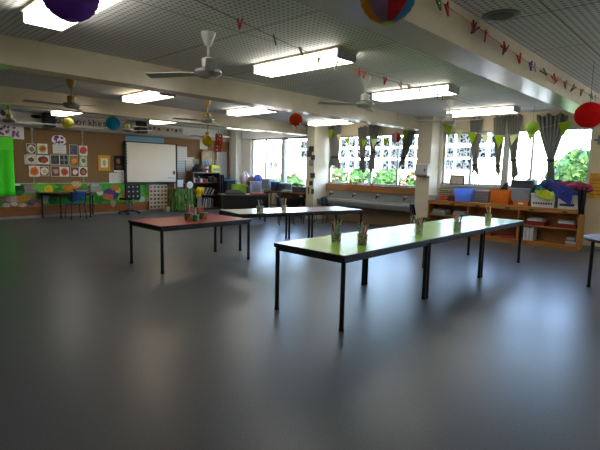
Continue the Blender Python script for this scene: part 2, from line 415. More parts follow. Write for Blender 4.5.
fx_ = light_fixture(0, 0, 'far ceiling light seen edge-on above the far left windows'); fx_.location = (9.3, 11.2, 2.635); fx_.rotation_euler = (0, 0, PI/2)

# ------------------------------------------------------------------ ceiling fans
def make_fan(body, zc=ZC, name='ceiling_fan', rot=0):
    root = thing(name, '', 'fan', (0, 0, 0), 'ceiling fans')
    MB().lathe([(.02, -.13), (.035, -.12), (.07, -.02), (.072, 0)], n=16).build('canopy', body, root, smooth=True)
    MB().tube([(0, 0, -.10), (0, 0, -.32)], .014, 8).build('rod', body, root)
    MB().lathe([(.03, -.345), (.06, -.325), (.065, -.25), (.03, -.23)], n=14).build('coupling', body, root, smooth=True)
    MB().lathe([(.03, -.435), (.10, -.42), (.135, -.385), (.125, -.355), (.05, -.34)], n=20).build('motor', mat('#a9aaa5', .4, metal=.3), root, smooth=True)
    for k in range(3):
        a = rot + k*2*PI/3; d = Vector((math.cos(a), math.sin(a), 0)); n = Vector((-math.sin(a), math.cos(a), 0))
        z = Vector((0, 0, -.385)); t = Vector((0, 0, .02)); mb = MB()
        w0, w1 = .05, .068
        top = [d*.12+n*.03, d*.22+n*w0, d*.66+n*w1, d*.68-n*w1, d*.22-n*w0, d*.12-n*.03]
        tilt = [.5, .8, 1, -1, -.8, -.5]
        vs = [p+z+t*q*.55 for p, q in zip(top, tilt)] + [p+z+t*q*.55-Vector((0, 0, .006)) for p, q in zip(top, tilt)]
        mb.add(vs, [(0, 1, 2, 3, 4, 5), (11, 10, 9, 8, 7, 6)]+[(i, 6+i, 6+(i+1) % 6, (i+1) % 6) for i in range(6)])
        mb.build('blade', mat('#c4c4be', .45), root)
    return root
FX = [2.72, 5.40, 7.95]; FY = [3.86, 7.70, 11.75]
fwhite = mat('#d7d6d0', .4); fyel = mat('#b39b52', .35)  # the yellow body colour has the tint of warm light painted in
f1 = make_fan(fwhite, rot=0); u = []
place(f1, u, (FX[0], FY[0], ZC), math.radians(119), 'large white ceiling fan nearest the camera, in the upper middle')
place(f1, u, (FX[1]-.05, FY[0], ZC), math.radians(148), 'white ceiling fan between the two big lights over green tables')
place(f1, u, (FX[2], FY[0], ZC), math.radians(140), 'white ceiling fan in front of the shelf windows')
f2 = make_fan(fyel, rot=0); u = []
place(f2, u, (FX[0]+.12, FY[1], ZC), math.radians(-61), 'warm-tinted ceiling fan at left between the two beams')
place(f2, u, (FX[1], FY[1], ZC), math.radians(-80), 'warm-tinted ceiling fan above the red table, in middle bay')
place(f2, u, (3.0, FY[2], ZC), math.radians(40), 'warm-tinted far ceiling fan at the left edge above the green sheet')
place(f2, u, (5.72, FY[2], ZC), math.radians(70), 'warm-tinted far ceiling fan just right of the blue lantern')
place(f2, u, (8.25, FY[2], ZC), math.radians(70), 'warm-tinted far ceiling fan beside the round yellow lantern')

# ------------------------------------------------------------------ tables
def table(x0, y0, x1, y1, H, top, label, name='classroom_table', group=None, edge=black):
    root = thing(name, label, 'table', ((x0+x1)/2, (y0+y1)/2, 0), group)
    box('edging', edge, (x0, y0, H-.042, x1, y1, H-.0008), root, bevel=.004)
    box('tabletop', top, (x0+.011, y0+.011, H-.004, x1-.011, y1-.011, H), root)
    fm = MB(); a, b, c, d = x0+.03, y0+.03, x1-.03, y1-.03
    for q in ((a, b, c, b), (a, d, c, d), (a, b, a, d), (c, b, c, d)):
        fm.box(q[0]-.012, q[1]-.012, H-.075, q[2]+.012, q[3]+.012, H-.043)
    fm.build('frame', blackmetal, root)
    for X in (a, c):
        for Y in (b, d):
            lg = MB().tube([(X, Y, .012), (X, Y, H-.043)], .0225, 10).build('leg', blackmetal, root, smooth=True)
            MB().lathe([(.025, 0), (.025, .03), (.022, .034)], (X, Y, 0), 10).build('foot', black, lg)
    return root
greentop = mat('#8fb544', .27, var=.04, scale=5, name='lime_laminate', spec=.30)
redtop = mat('#9c2c23', .40, var=.06, scale=5, name='red_laminate', spec=.28)
paletop = mat('#c2c9bb', .22, var=.03, scale=5, name='pale_laminate', spec=.55)
browntop = mat('#7d5854', .32, var=.06, scale=5, name='brown_laminate', spec=.25)
GT = .70; gy0, gy1 = 2.42, 3.33; gx = [3.14, 4.72, 6.29, 7.90]
glab = ['lime green table at the near left end of the long row', 'lime green table in the middle of the long row of three',
        'lime green table at the far right end, nearest the pine shelf']
for i in range(3): table(gx[i]+.002, gy0, gx[i+1]-.002, gy1, GT, greentop, glab[i], group='lime green tables joined in a row')
RT = .65
table(3.09, 5.46, 4.66, 6.40, RT, redtop, 'red topped table with black legs standing on the left')
def turned_table(near_left, ang, L, W, top, label):
    e = Vector((math.cos(ang), math.sin(ang), 0)); n_ = Vector((-e.y, e.x, 0)); c = Vector((*near_left, 0))+e*L/2+n_*W/2
    t_ = table(-L/2, -W/2, L/2, W/2, RT, top, label); t_.location = c; t_.rotation_euler = (0, 0, ang); return c+e*(L/2+.012)-n_*W/2
nr = turned_table((4.99, 6.165), math.radians(-14.5), 1.50, .92, paletop, 'pale topped table standing between the red table and the brown table')
turned_table((nr.x, nr.y), math.radians(-14.5), 1.27, .92, browntop, 'brown topped table between the pale table and the sink')
# round table at the right edge
rt = thing('round_table', 'round bluish grey table cut by the right edge of photo', 'table', (7.05, .78, 0))
MB().lathe([(.60, .63), (.605, .645), (.60, .658)], (7.05, .78, 0), 48).build('edging', black, rt)
MB().lathe([(.59, .655), (.59, .662)], (7.05, .78, 0), 48).build('tabletop', mat('#7d8cab', .25, var=.04, name='blue_laminate', spec=.5), rt)
for k in range(4):
    an = math.radians(111)+k*PI/2
    X, Y = 7.05+.50*math.cos(an), .78+.50*math.sin(an)
    lg = MB().tube([(X, Y, .01), (X, Y, .635)], .022, 10).build('leg', blackmetal, rt, smooth=True)
    MB().lathe([(.025, 0), (.025, .03)], (X, Y, 0), 10).build('foot', black, lg)

# ------------------------------------------------------------------ pencil cups
PC = {'red': '#c4261e', 'dark blue': '#23357e', 'green': '#2f8b3c', 'yellow': '#e3be2a', 'white': '#e2e2de', 'orange': '#d9701f',
      'pink': '#d98fa0', 'brown': '#7a4a2a', 'purple': '#5c3a80', 'light blue': '#6fa9cf', 'grey': '#7d7f80', 'teal': '#2f8f87'}
pencil_src = {}
def pencil(col):
    mb = MB(); mb.tube([(0, 0, 0), (0, 0, .155)], .0042, 6); mb.cur = 1
    mb.tube([(0, 0, .155), (0, 0, .172)], [.0042, .001], 6)
    o = mb.build('pencil', [mat(PC[col], .45, var=.05), mat('#d9b98a', .6)]); return o
def cup(p, r, h, material, desc, cols, seed, square=False, plen=1.0):
    rr = random.Random(seed)
    root = thing('pencil_cup', desc[0], 'cup', p, 'pencil cups on the tables')
    n = 4 if square else 18; mb = MB(); rin = r-.004; k = 1.25 if square else 1
    prof = [(r*.92*k, 0), (r*k, h), (rin*k, h), (rin*.92*k, .006)]
    mb.lathe(prof, p, n, caps=True); mb.build('body', material, root, smooth=not square)
    MB().lathe([(r*k*1.03, h-.012), (r*k*1.03, h), (rin*k, h), (rin*k, h-.012)], p, n, caps=False).build('rim', greyplastic, root)
    for i, cl in enumerate(cols):
        an = 2*PI*i/len(cols)+rr.uniform(-.3, .3)
        if cl not in pencil_src: pencil_src[cl] = [pencil(cl), False]
        src, used = pencil_src[cl]; o = src if not used else src.copy()
        if used: C.objects.link(o)
        pencil_src[cl][1] = True
        kk = rr.uniform(.35, .8); b = Vector((math.cos(an)*r*.12, math.sin(an)*r*.12, .012)); e = Vector((math.cos(an)*rin*kk, math.sin(an)*rin*kk, h))
        d = (e-b).normalized(); o.location = Vector(p)+b; o.rotation_mode = 'QUATERNION'
        o.rotation_quaternion = Vector((0, 0, 1)).rotation_difference(d)
        s = rr.uniform(1.0, 1.38)*plen*(1.0 if h < .11 else 1.05); o.scale = (1.7, 1.7, s)
        tag(o, cl+' pencil standing in the '+desc[1], 'pencil', 'coloured pencils in the cups')
tinA = spots('#75796a', ['#4b5546', '#a5a998', '#c7c9bb'], 70, .4, .5); tinB = spots('#8d8674', ['#5c5a45', '#b9b29d', '#43443a'], 90, .4, .5)
jarm = spots('#a8b59a', ['#7f9170', '#cdd3c2'], 60, .5, .35)
gp = lambda px, py: tuple(at(px, py, z=GT))
rp_ = lambda px, py, z=RT: tuple(at(px, py, z=z))
cup(gp(336, 242), .054, .118, tinA, ('round patterned tin full of pencils, at left end of green table', 'round patterned tin at left end of green table'),
    ['red', 'brown', 'orange', 'dark blue', 'yellow', 'pink', 'light blue', 'green', 'white', 'purple'], 1)
cup(gp(362, 244.5), .05, .11, tinB, ('squarish speckled tin just right of the round patterned tin', 'squarish speckled tin on green table'),
    ['red', 'orange', 'teal', 'green', 'light blue', 'brown', 'white'], 2, True)
cup(gp(419, 234.5), .046, .115, jarm, ('pale jar of pens just past the first green table seam', 'pale jar just past first green table seam'),
    ['purple', 'red', 'green', 'teal', 'pink', 'yellow', 'dark blue'], 3)
cup(gp(457, 231.5), .048, .125, jarm, ('pale jar of grey pencils in the middle of the glare', 'pale jar in the middle of green table glare'),
    ['grey', 'brown', 'red', 'pink', 'white', 'dark blue'], 4)
cup(gp(488, 222), .05, .125, jarm, ('pale jar of green pens nearest the pine shelf unit', 'pale jar nearest the pine shelf unit'),
    ['green', 'dark blue', 'red', 'teal', 'yellow', 'grey'], 5)
brownc = spots('#6f4a30', ['#4a3122', '#8d6a4a'], 50, .4, .6)
cup(rp_(189, 219.5), .07, .11, brownc, ('brown cup at left of the three on the red table', 'left brown cup on the red table'),
    ['brown', 'light blue', 'white', 'purple', 'red', 'orange', 'grey'], 6)
cup(rp_(196, 221), .05, .10, mat('#2f7a45', .5), ('green cup in the middle of the three on the red table', 'green cup on the red table'),
    ['red', 'pink', 'orange', 'white', 'brown'], 7)
cup(rp_(202.8, 219), .07, .11, brownc, ('brown cup at right of the three on the red table', 'right brown cup on the red table'),
    ['brown', 'yellow', 'orange', 'green', 'grey', 'red', 'dark blue'], 8)
cup(rp_(260, 212), .07, .115, spots('#77866a', ['#49583f', '#a2ad92'], 40, .5, .6), ('wide greenish tub of pencils on the pale table', 'wide greenish tub on the pale table'),
    ['grey', 'brown', 'dark blue', 'white', 'purple', 'green'], 9)
cup(rp_(284, 210.8), .05, .11, jarm, ('narrow pale jar of pens on the pale table', 'narrow jar on the pale table'),
    ['red', 'orange', 'grey', 'brown', 'white'], 10)

# ------------------------------------------------------------------ pine shelf unit
sx, sb, sy0, sy1, ST = 9.95, 10.37, 2.06, 5.22, .80
su = thing('shelf_unit', 'long low pine shelf unit under the right hand windows', 'shelf', ((sx+sb)/2, (sy0+sy1)/2, 0))
box('top', pine, (sx-.02, sy0, ST-.035, sb, sy1, ST), su, bevel=.004)
for yy in (sy0+.015, 3.17, 4.25, sy1-.015): box('side_panel', pinev, (sx, yy-.015, .09, sb, yy+.015, ST-.035), su)
box('back_panel', pine, (sb-.012, sy0+.03, .09, sb, sy1-.03, ST-.035), su)
box('bottom', pine, (sx, sy0, .07, sb, sy1, .10), su); box('plinth', pine, (sx+.02, sy0, 0, sb, sy1, .07), su)
box('fascia', pine, (sx-.018, sy0, ST-.085, sx, sy1, ST-.035), su)
for a, b, z in ((sy0+.03, 3.155, .42), (3.185, 4.235, .38), (4.265, sy1-.03, .46)): box('shelf_board', pine, (sx+.02, a, z-.02, sb-.012, b, z), su)
for px in (453, 478, 508, 532, 566):
    yy = at(px, 204, x=sx).y; box('label_holder', black, (sx-.026, yy-.045, ST-.07, sx-.018, yy+.045, ST-.045), su)
XP = 10.02
def yz(px0, px1, py0, py1, X=XP):
    a = at(px0, py1, x=X); b = at(px1, py0, x=X); return b.y, a.y, a.z, b.z   # ylo, yhi, zlo, zhi
def tub(mb, x0, x1, y0, y1, z0, z1, taper=.08, t=.006):
    """open tapered tub"""
    cx, cy = (x0+x1)/2, (y0+y1)/2; hx, hy = (x1-x0)/2, (y1-y0)/2; vs = []
    rings = [(1-taper, z0, 0), (1, z1, 0), (1, z1, t), (1-taper, z0+t, t)]
    for k, z, tt in rings:
        for sxx, syy in ((-1, -1), (1, -1), (1, 1), (-1, 1)): vs.append((cx+sxx*(hx*k-tt), cy+syy*(hy*k-tt), z))
    fs = [(3, 2, 1, 0), (12, 13, 14, 15)]
    for r in range(3):
        for k in range(4): fs.append((r*4+k, r*4+(k+1) % 4, (r+1)*4+(k+1) % 4, (r+1)*4+k))
    return mb.add(vs, fs)
# translucent tubs
a, b, z0, z1 = yz(454, 471, 187, 201)
bt = thing('tub', 'translucent pale blue tub on the pine shelf', 'tub', (10.15, (a+b)/2, ST))
tub(MB(), 10.0, 10.3, a, b, ST, 1.10, .10).build('body', thin('#9ab8ee', .7), bt)
rm = MB(); rm.box(9.99, a-.008, 1.085, 10.0, b+.008, 1.105); rm.box(10.3, a-.008, 1.085, 10.31, b+.008, 1.105); rm.box(9.99, a-.01, 1.085, 10.31, a, 1.105); rm.box(9.99, b, 1.085, 10.31, b+.01, 1.105)
rm.build('rim', thin('#aac4ee', .5), bt)
a, b, z0, z1 = yz(490, 510, 187.5, 202)
ot = thing('tub', 'translucent orange tub on the pine shelf', 'tub', (10.15, (a+b)/2, ST))
tub(MB(), 10.0, 10.3, a, b, ST, 1.10, .10).build('body', thin('#e59545', .65), ot)
rm = MB(); rm.box(9.99, a-.008, 1.085, 10.0, b+.008, 1.105); rm.box(10.3, a-.008, 1.085, 10.31, b+.008, 1.105); rm.box(9.99, a-.01, 1.085, 10.31, a, 1.105); rm.box(9.99, b, 1.085, 10.31, b+.01, 1.105)
rm.build('rim', thin('#e09a50', .4), ot)
# grey board between the tubs
a, b, _, _ = yz(472, 489, 187, 200, 10.2)
gb = thing('storage_box', 'grey ridged box between blue and orange tubs', 'box', (10.25, (a+b)/2, ST))
box('body', mat('#77757c', .6), (10.19, a, ST, 10.33, b, 1.06), gb, bevel=.006)
for k in range(4): box('rib', mat('#6b6a72', .6), (10.184, a+.02, ST+.03+k*.06, 10.19, b-.02, ST+.05+k*.06), gb)
box('rim', mat('#86858c', .6), (10.18, a-.005, 1.04, 10.34, b+.005, 1.065), gb)
# left end clutter
a, b, _, _ = yz(425, 436, 194, 201)
gb = thing('tray', 'light grey plastic tray at left end of pine shelf', 'tray', (10.15, (a+b)/2, ST))
tub(MB(), 10.0, 10.3, a, b, ST, ST+.10, .06).build('body', mat('#aab2b8', .4), gb)
box('lid', mat('#bcc4c8', .4), (9.995, a-.006, ST+.10, 10.305, b+.006, ST+.115), gb)
pp = at(442, 200, x=10.03)
op = thing('flower_pot', 'small orange plastic pot on the pine shelf', 'pot', (10.03, pp.y, ST))
MB().lathe([(.05, 0), (.075, .12), (.068, .12), (.045, .01)], (10.03, pp.y, ST), 20).build('body', mat('#d65a20', .5), op, smooth=True)
MB().lathe([(.078, .10), (.08, .125), (.07, .125), (.07, .10)], (10.03, pp.y, ST), 20, caps=False).build('rim', mat('#e06a2c', .5), op, smooth=True)
a, b, _, _ = yz(446.5, 454.5, 195, 201)
mt_ = thing('tray', 'maroon tray behind the blue tub and orange pot', 'tray', (10.1, (a+b)/2, ST))
tub(MB(), 10.02, 10.25, a+.02, b-.02, ST, ST+.11, .05).build('body', mat('#6c2233', .5), mt_)
tub(MB(), 10.015, 10.255, a+.015, b-.015, ST+.095, ST+.112, 0).build('rim', mat('#7a2a3c', .5), mt_)
wy0, wy1, _, _ = yz(438, 453, 187, 200, 10.3)
wb = thing('wire_basket', 'dark wire basket at the left window corner on the pine shelf', 'basket', (10.31, (wy0+wy1)/2, ST))
wmb = MB()
for k in range(6):
    z = ST+.02+k*.05
    wmb.tube([(10.27, wy0, z), (10.27, wy1, z), (10.36, wy1, z), (10.36, wy0, z), (10.27, wy0, z)], .004, 5)
for k in range(11):
    yy = wy0+(wy1-wy0)*k/10; wmb.tube([(10.27, yy, ST+.01), (10.27, yy, ST+.27)], .0035, 5)
wmb.build('wires', blackmetal, wb)
box('base', blackmetal, (10.265, wy0, ST, 10.365, wy1, ST+.012), wb)
fy0, fy1, _, _ = yz(449, 464, 181, 190, 10.36)
pf = thing('framed_picture', 'brown picture frame standing against the window above the maroon tray', 'frame', (10.375, (fy0+fy1)/2, 1.165))
fm = MB(); zt = 1.40; zb = 1.166
fm.box(10.372, fy0, zb, 10.392, fy1, zb+.03); fm.box(10.372, fy0, zt-.03, 10.392, fy1, zt); fm.box(10.372, fy0, zb, 10.392, fy0+.03, zt); fm.box(10.372, fy1-.03, zb, 10.392, fy1, zt)
fm.build('frame', mat('#5d554b', .5), pf); box('picture', mat('#b9b6a4', .6, var=.2, scale=30), (10.38, fy0+.03, zb+.03, 10.388, fy1-.03, zt-.03), pf)
fy0, fy1, _, _ = yz(496, 508, 182, 188, 10.34)
MBb = MB().prism([(fy1, 1.0), (fy0, 1.0), (fy0, 1.27), (fy0+.06, 1.25)], lambda p, q, t: (t, p, q), 10.335, 10.352)
tag(MBb.build('folder', mat('#1b1a1f', .6)), 'black folder leaning behind the orange tub', 'folder')
# clear storage box with lid box
a, b, _, _ = yz(511, 531, 184, 200)
a2, b2, _, _ = yz(514, 529, 199, 206)
ob = thing('storage_box', 'shallow orange box at the front under the clear container', 'box', (10.05, (a2+b2)/2, ST))
box('body', mat('#c96a1e', .5), (9.985, a2, ST, 10.28, b2, ST+.10), ob, bevel=.005)
box('label_card', paper, (9.982, (a2+b2)/2-.05, ST+.03, 9.986, (a2+b2)/2+.05, ST+.07), ob)
cb = thing('storage_box', 'cloudy clear container of odds and ends above the orange box', 'box', (10.15, (a+b)/2, ST+.10))
tub(MB(), 9.99, 10.3, a, b, ST+.102, ST+.36, .06, .004).build('body', thin('#b9c0c6', .4, clear=.55), cb)
tub(MB(), 9.98, 10.31, a-.01, b+.01, ST+.345, ST+.365, 0).build('rim', thin('#c6ccd2', .4, clear=.3), cb)
for nm, px, py, r, cl, lb in (('toy_bundle', 522, 193, .06, '#e2e0da', 'white bundle inside the clear container'), ('toy_bundle', 526, 198, .06, '#dd9a2c', 'orange yellow bundle inside the clear container'), ('toy_bundle', 515, 197, .05, '#6a6e78', 'grey bundle inside the clear container')):
    q = at(px, py, x=10.1); zz = ST+.112+r*.7+(.10 if cl == '#e2e0da' else 0)
    tag(MB().ball((10.12, q.y, zz), r, r*1.3, r*.7, 14, 9, lambda t, p: 1+.12*math.sin(5*p)*math.sin(4*t)).build(nm, mat(cl, .7), smooth=True), lb, 'toy')
a3, b3, _, _ = yz(511, 536, 177, 184)
db = thing('storage_box', 'dark grey lidded box on top of the clear container', 'box', (10.15, (a3+b3)/2, ST+.367))
tub(MB(), 10.0, 10.3, a3+.04, b3-.0, ST+.367, ST+.51, .04).build('body', mat('#3b3b44', .5), db)
box('lid', mat('#484852', .5), (9.99, a3+.03, ST+.51, 10.31, b3+.01, ST+.53), db)
# laundry baskets with clothes
whitepl = mat('#d5d8da', .45, var=.03)
baskets = []
for (p0, p1, lab) in ((530.5, 556, 'white laundry basket on the left, holding lime and teal clothes'), (557, 578.5, 'white laundry basket on the right, under the blue jacket')):
    a, b, _, _ = yz(p0, p1, 192, 207, 9.99); zt = ST+.27
    root = thing('laundry_basket', lab, 'basket', (10.15, (a+b)/2, ST), 'white laundry baskets of clothes')
    tub(MB(), 9.97, 10.33, a, b, ST, zt, .07).build('body', whitepl, root)
    rm = MB(); rm.box(9.955, a-.015, zt-.02, 9.975, b+.015, zt+.005); rm.box(10.325, a-.015, zt-.02, 10.345, b+.015, zt+.005); rm.box(9.955, a-.015, zt-.02, 10.345, a+.005, zt+.005); rm.box(9.955, b-.005, zt-.02, 10.345, b+.015, zt+.005)
    rm.build('rim', whitepl, root, bevel=.003)
    n = 8
    for k in range(n):
        yy = a+.06+(b-a-.12)*k/(n-1); box('slot', black, (9.972, yy-.014, ST+.06, 9.990, yy+.014, ST+.10), root)
    baskets.append((a, b, zt))
def cloth(name, pts_center, rx, ry, rz, col, label, seed, drape=None):
    rr = random.Random(seed); ph1, ph2, ph3 = [rr.uniform(0, 6) for _ in range(3)]
    mb = MB().ball(pts_center, rx, ry, rz, 44, 26, lambda t, p: 1+.13*math.sin(4*p+ph1+2*t)+.09*math.sin(7*p+ph2)*math.sin(3*t)+.06*math.sin(11*p+5*t+ph3))
    for p in mb.v:
        q = p*9+Vector((seed*3.1, 0, 0)); d = (p-Vector(pts_center))
        p += d.normalized()*(.035*mnoise.noise(q)+.02*mnoise.noise(q*2.3)+.025*abs(mnoise.noise(p*6+Vector((0, seed, 0))))) if d.length > 1e-4 else Vector()
    if drape:
        n = len(drape)
        mb.prism(drape, lambda p, q, t: (t+.012*math.sin(22*p), p, q), 9.925, 9.95)
    return tag(mb.build(name, mat(col, .85, var=.2, scale=14, bump=.3), smooth=True), label, 'clothes')
(a1, b1, zt), (a2, b2, _) = baskets
def yzp(px, py, X=9.94): q = at(px, py, x=X); return (q.y, q.z)
cloth('garment', (10.18, b1-.14, zt+.05), .15, .16, .13, '#2b7d6e', 'teal garment heaped at left of the left laundry basket', 2)
cloth('garment', (10.06, b1-.28, zt-.02), .13, .17, .07, '#bccb30', 'lime green garment hanging over the left laundry basket', 3,
      [yzp(535, 190.5), yzp(541, 190), yzp(548, 191), yzp(554, 199), yzp(546, 200), yzp(538, 196)])
cloth('garment', (10.2, a1+.14, zt+.12), .15, .24, .16, '#20305c', 'dark navy garment heaped between the two laundry baskets', 4)
cloth('jacket', (10.08, b2-.14, zt+.05), .15, .20, .11, '#2e3f94', 'royal blue jacket draped down the front of right laundry basket', 5,
      [yzp(549, 184), yzp(560, 184), yzp(573, 189), yzp(572, 198), yzp(570, 207), yzp(566, 203), yzp(556, 196)])
cloth('garment', (10.16, a2+.15, zt+.13), .17, .30, .12, '#7a1f3c', 'dark red garment heaped on the right laundry basket', 6)
hy0, hy1 = at(586.5, 195, x=9.96).y, at(579, 195, x=9.96).y
cb_ = MB(); cb_.grid(10, 14, lambda u_, v_: (9.93-.03*math.sin(u_*9)*v_-(.03 if v_ > .2 else .0), hy0+(hy1-hy0)*u_*(1-.25*(1-v_)), .72+.48*v_))
tag(cb_.build('coat', mat('#15161c', .85, bump=.2), smooth=True, solid=.03), 'black coat hanging at the right end of pine shelf', 'coat')
# things inside the shelf
def tray_papers(px0, px1, pz, label, plabel, col='#7d1f22'):
    a = at(px1, 208, x=9.99).y; b = at(px0, 208, x=9.99).y
    t = thing('tray', label, 'tray', (10.12, (a+b)/2, pz)); tub(MB(), 9.98, 10.3, a, b, pz, pz+.085, .03).build('body', mat(col, .5), t)
    box('lip', mat(col, .45), (9.972, a, pz+.075, 9.982, b, pz+.09), t)
    for k in range(4):
        w = .02*k*rnd.uniform(-.5, 1); tag(box('paper_stack', mat(['#c9ccd2', '#b7bcc6', '#d5d5d5', '#aab0bb'][k], .8), (10.0, a+.02+abs(w), pz+.012+k*.032, 10.28, b-.03, pz+.042+k*.032)), ['lowest', 'second lowest', 'second highest', 'topmost'][k]+' paper stack in the '+plabel, 'papers', 'paper stacks in the trays')
tray_papers(526.5, 546, .422, 'dark red tray of papers under the left laundry basket', 'dark red tray below left laundry basket')
tray_papers(557.5, 577.5, .422, 'dark red tray of papers under the right laundry basket', 'dark red tray below right laundry basket')
a, b, _, _ = yz(524, 535, 217, 229)
for k in range(6):
    w = (b-a)/6; tag(box('book', mat(['#c7cbd3', '#b3b7c0', '#d8d9db', '#a6abb8', '#c9c6c0', '#bfc4cc'][k], .7), (9.99+.006*(k % 3), b-(k+1)*w+.002, .102, 10.25, b-k*w-.002, .102+.26+.012*(k % 2))), 'pale upright book, %s from the left on bottom right shelf' % ORD[k], 'book', 'upright books on the bottom shelf')
a, b, _, _ = yz(566, 578, 226, 234)
for k in range(4): tag(box('book', mat(['#8e8c92', '#b9b9bd', '#6d6c72', '#a9a7aa'][k], .7), (10.0, a+.01*k, .102+k*.035, 10.27, b-.008*k, .135+k*.035)), ['lowest', 'second', 'third', 'topmost'][k]+' book of the flat pile at the shelf right end', 'book', 'flat book pile at the shelf end')
a, b, _, _ = yz(501, 516, 224, 228)
tag(box('book', mat('#8c2630', .6), (10.0, a, .102, 10.28, b, .15)), 'dark red flat book on bottom shelf under orange tub', 'book')
a, b, _, _ = yz(480, 492, 224, 228)
tag(box('book', mat('#9a3a34', .6), (10.0, a, .102, 10.28, b, .14)), 'faded red flat book further left on the bottom shelf', 'book')
for i, (p0, p1, lab) in enumerate(((431, 446, 'left'), (452, 467, 'right'))):
    a = at(p1, 210, x=10.0).y; b = at(p0, 210, x=10.0).y
    for k in range(3): tag(box('paper_stack', mat(['#7b8089', '#8f949c', '#a0a5ac'][k], .8), (9.99, a+.02*k, .462+k*.04, 10.3, b-.03*k, .50+k*.04)), ['bottom', 'middle', 'top'][k]+' grey paper stack, '+lab+' pile under the blue tub', 'papers', 'grey paper piles in the left shelf bay')

# ------------------------------------------------------------------ sink trough
sk = thing('sink_trough', 'long stainless steel sink trough under the window', 'sink', (10.15, 7.2, 0))
ys0, ys1 = 5.62, 8.72
mb = MB()
prof = [(9.93, .60), (9.93, .555), (9.98, .47), (10.26, .47), (10.28, .60), (10.375, .62), (10.375, .87), (10.365, .87), (10.365, .635), (10.27, .615), (10.25, .485), (9.99, .485), (9.95, .56), (9.95, .60)]
mb.prism(prof, lambda p, q, t: (p, t, q), ys0, ys1); mb.build('basin', steel, sk)
box('front_lip', steel, (9.915, ys0, .585, 9.955, ys1, .612), sk, bevel=.006)
box('end_plate', steel, (9.93, ys1-.01, .47, 10.28, ys1+.002, .61), sk); box('end_plate', steel, (9.93, ys0-.002, .47, 10.28, ys0+.01, .61), sk)
for px in (332, 355, 378.5, 406):
    yy = at(px, 194, x=10.34).y
    tp = MB(); tp.tube([(10.365, yy, .76), (10.30, yy, .76), (10.26, yy, .775), (10.235, yy, .765), (10.23, yy, .70)], .017, 8)
    tap = tp.build('tap', mat('#4c4a46', .25, metal=.8), sk, smooth=True)
    hm = MB(); hm.tube([(10.31, yy, .765), (10.31, yy, .80)], .009, 8); hm.tube([(10.31, yy-.045, .815), (10.31, yy+.045, .815)], .013, 6); hm.build('handle', mat('#d4d4d0', .3), tap)
struct(box('trim_17', mat('#8a7258', .6, var=.08, scale=5), (10.37, 5.62, 0, XW, 8.74, .62)))
for k in range(4): box('bracket', greymetal, (10.0, ys0+.15+k*.93, .44, 10.37, ys0+.18+k*.93, .47), sk)
box('support_leg', mat('#b8a98c', .5), (9.95, ys0+.0, 0, 9.99, ys0+.05, .47), sk)
# little things on the timber sill
for nm, px, cl, h, lab, cat in (('pot', 351, '#b47a3a', .09, 'small brown pot on the timber sill behind the taps', 'pot'), ('cup', 363, '#d9e2ea', .12, 'white cup standing on the timber sill under curtain tails', 'cup'), ('cup', 372, '#b5242c', .06, 'short red cup on the timber sill', 'cup'), ('pot', 356, '#a8653a', .07, 'small terracotta pot beside the brown pot on the timber sill', 'pot')):
    q = at(px, 183, x=10.37); t = thing(nm, lab, cat, (10.37, q.y, 1.05))
    MB().lathe([(.032, 0), (.045, h), (.04, h), (.028, .008)], (10.37, q.y, 1.05), 14).build('body', mat(cl, .5), t, smooth=True)
    MB().lathe([(.047, h-.012), (.048, h+.002), (.04, h+.002), (.04, h-.012)], (10.37, q.y, 1.05), 14, caps=False).build('rim', mat(cl, .45), t)

# paper towel dispenser on the pillar
a, b, z0, z1 = yz(414.5, 428, 163.5, 176, 9.86)
td = thing('towel_dispenser', 'white paper towel dispenser on the cream pillar', 'dispenser', (9.92, (a+b)/2, z0))
a += .0; mb = MB().prism([(9.98, z0), (9.87, z0), (9.84, z0+.05), (9.86, z1-.03), (9.90, z1), (9.98, z1)], lambda p, q, t: (p, t, q), a, b)
mb.build('cover', mat('#c3c4c6', .35), td, bevel=.008); 
box('window_strip', mat('#5d6670', .3), (9.845, a+.05, z0+.10, 9.858, a+.09, z0+.18), td); box('slot', black, (9.862, a+.04, z0-.003, 9.94, b-.04, z0+.006), td)
# photos on the far pillar
for i, (p0, q0, p1, q1) in enumerate([(308.5, 146, 314, 152), (307, 150.5, 312, 157), (310.5, 155, 315, 160), (309, 160, 313.5, 166), (309, 181, 313, 185.5), (310, 173, 315, 178), (307.5, 187, 309.5, 194), (311, 189, 314, 194)]):
    A = at(p0, q1, x=9.775); B = at(p1, q0, x=9.775)
    t = thing('photo', 'small dark photo on the far pillar, %s from the top' % ORD[i], 'photo', (9.775, (A.y+B.y)/2, A.z), 'photos on the far pillar')
    box('print', mat(['#2c3038', '#3d4650', '#43464a', '#8b8e90', '#3a332e', '#4d443e', '#3f6a2c', '#4a4a4a'][i], .4, var=.5, scale=40), (9.773, B.y+.01, A.z+.01, 9.777, A.y-.01, B.z-.01), t)
    box('backing', mat('#8f8a80', .7), (9.777, B.y, A.z, 9.780, A.y, B.z), t)

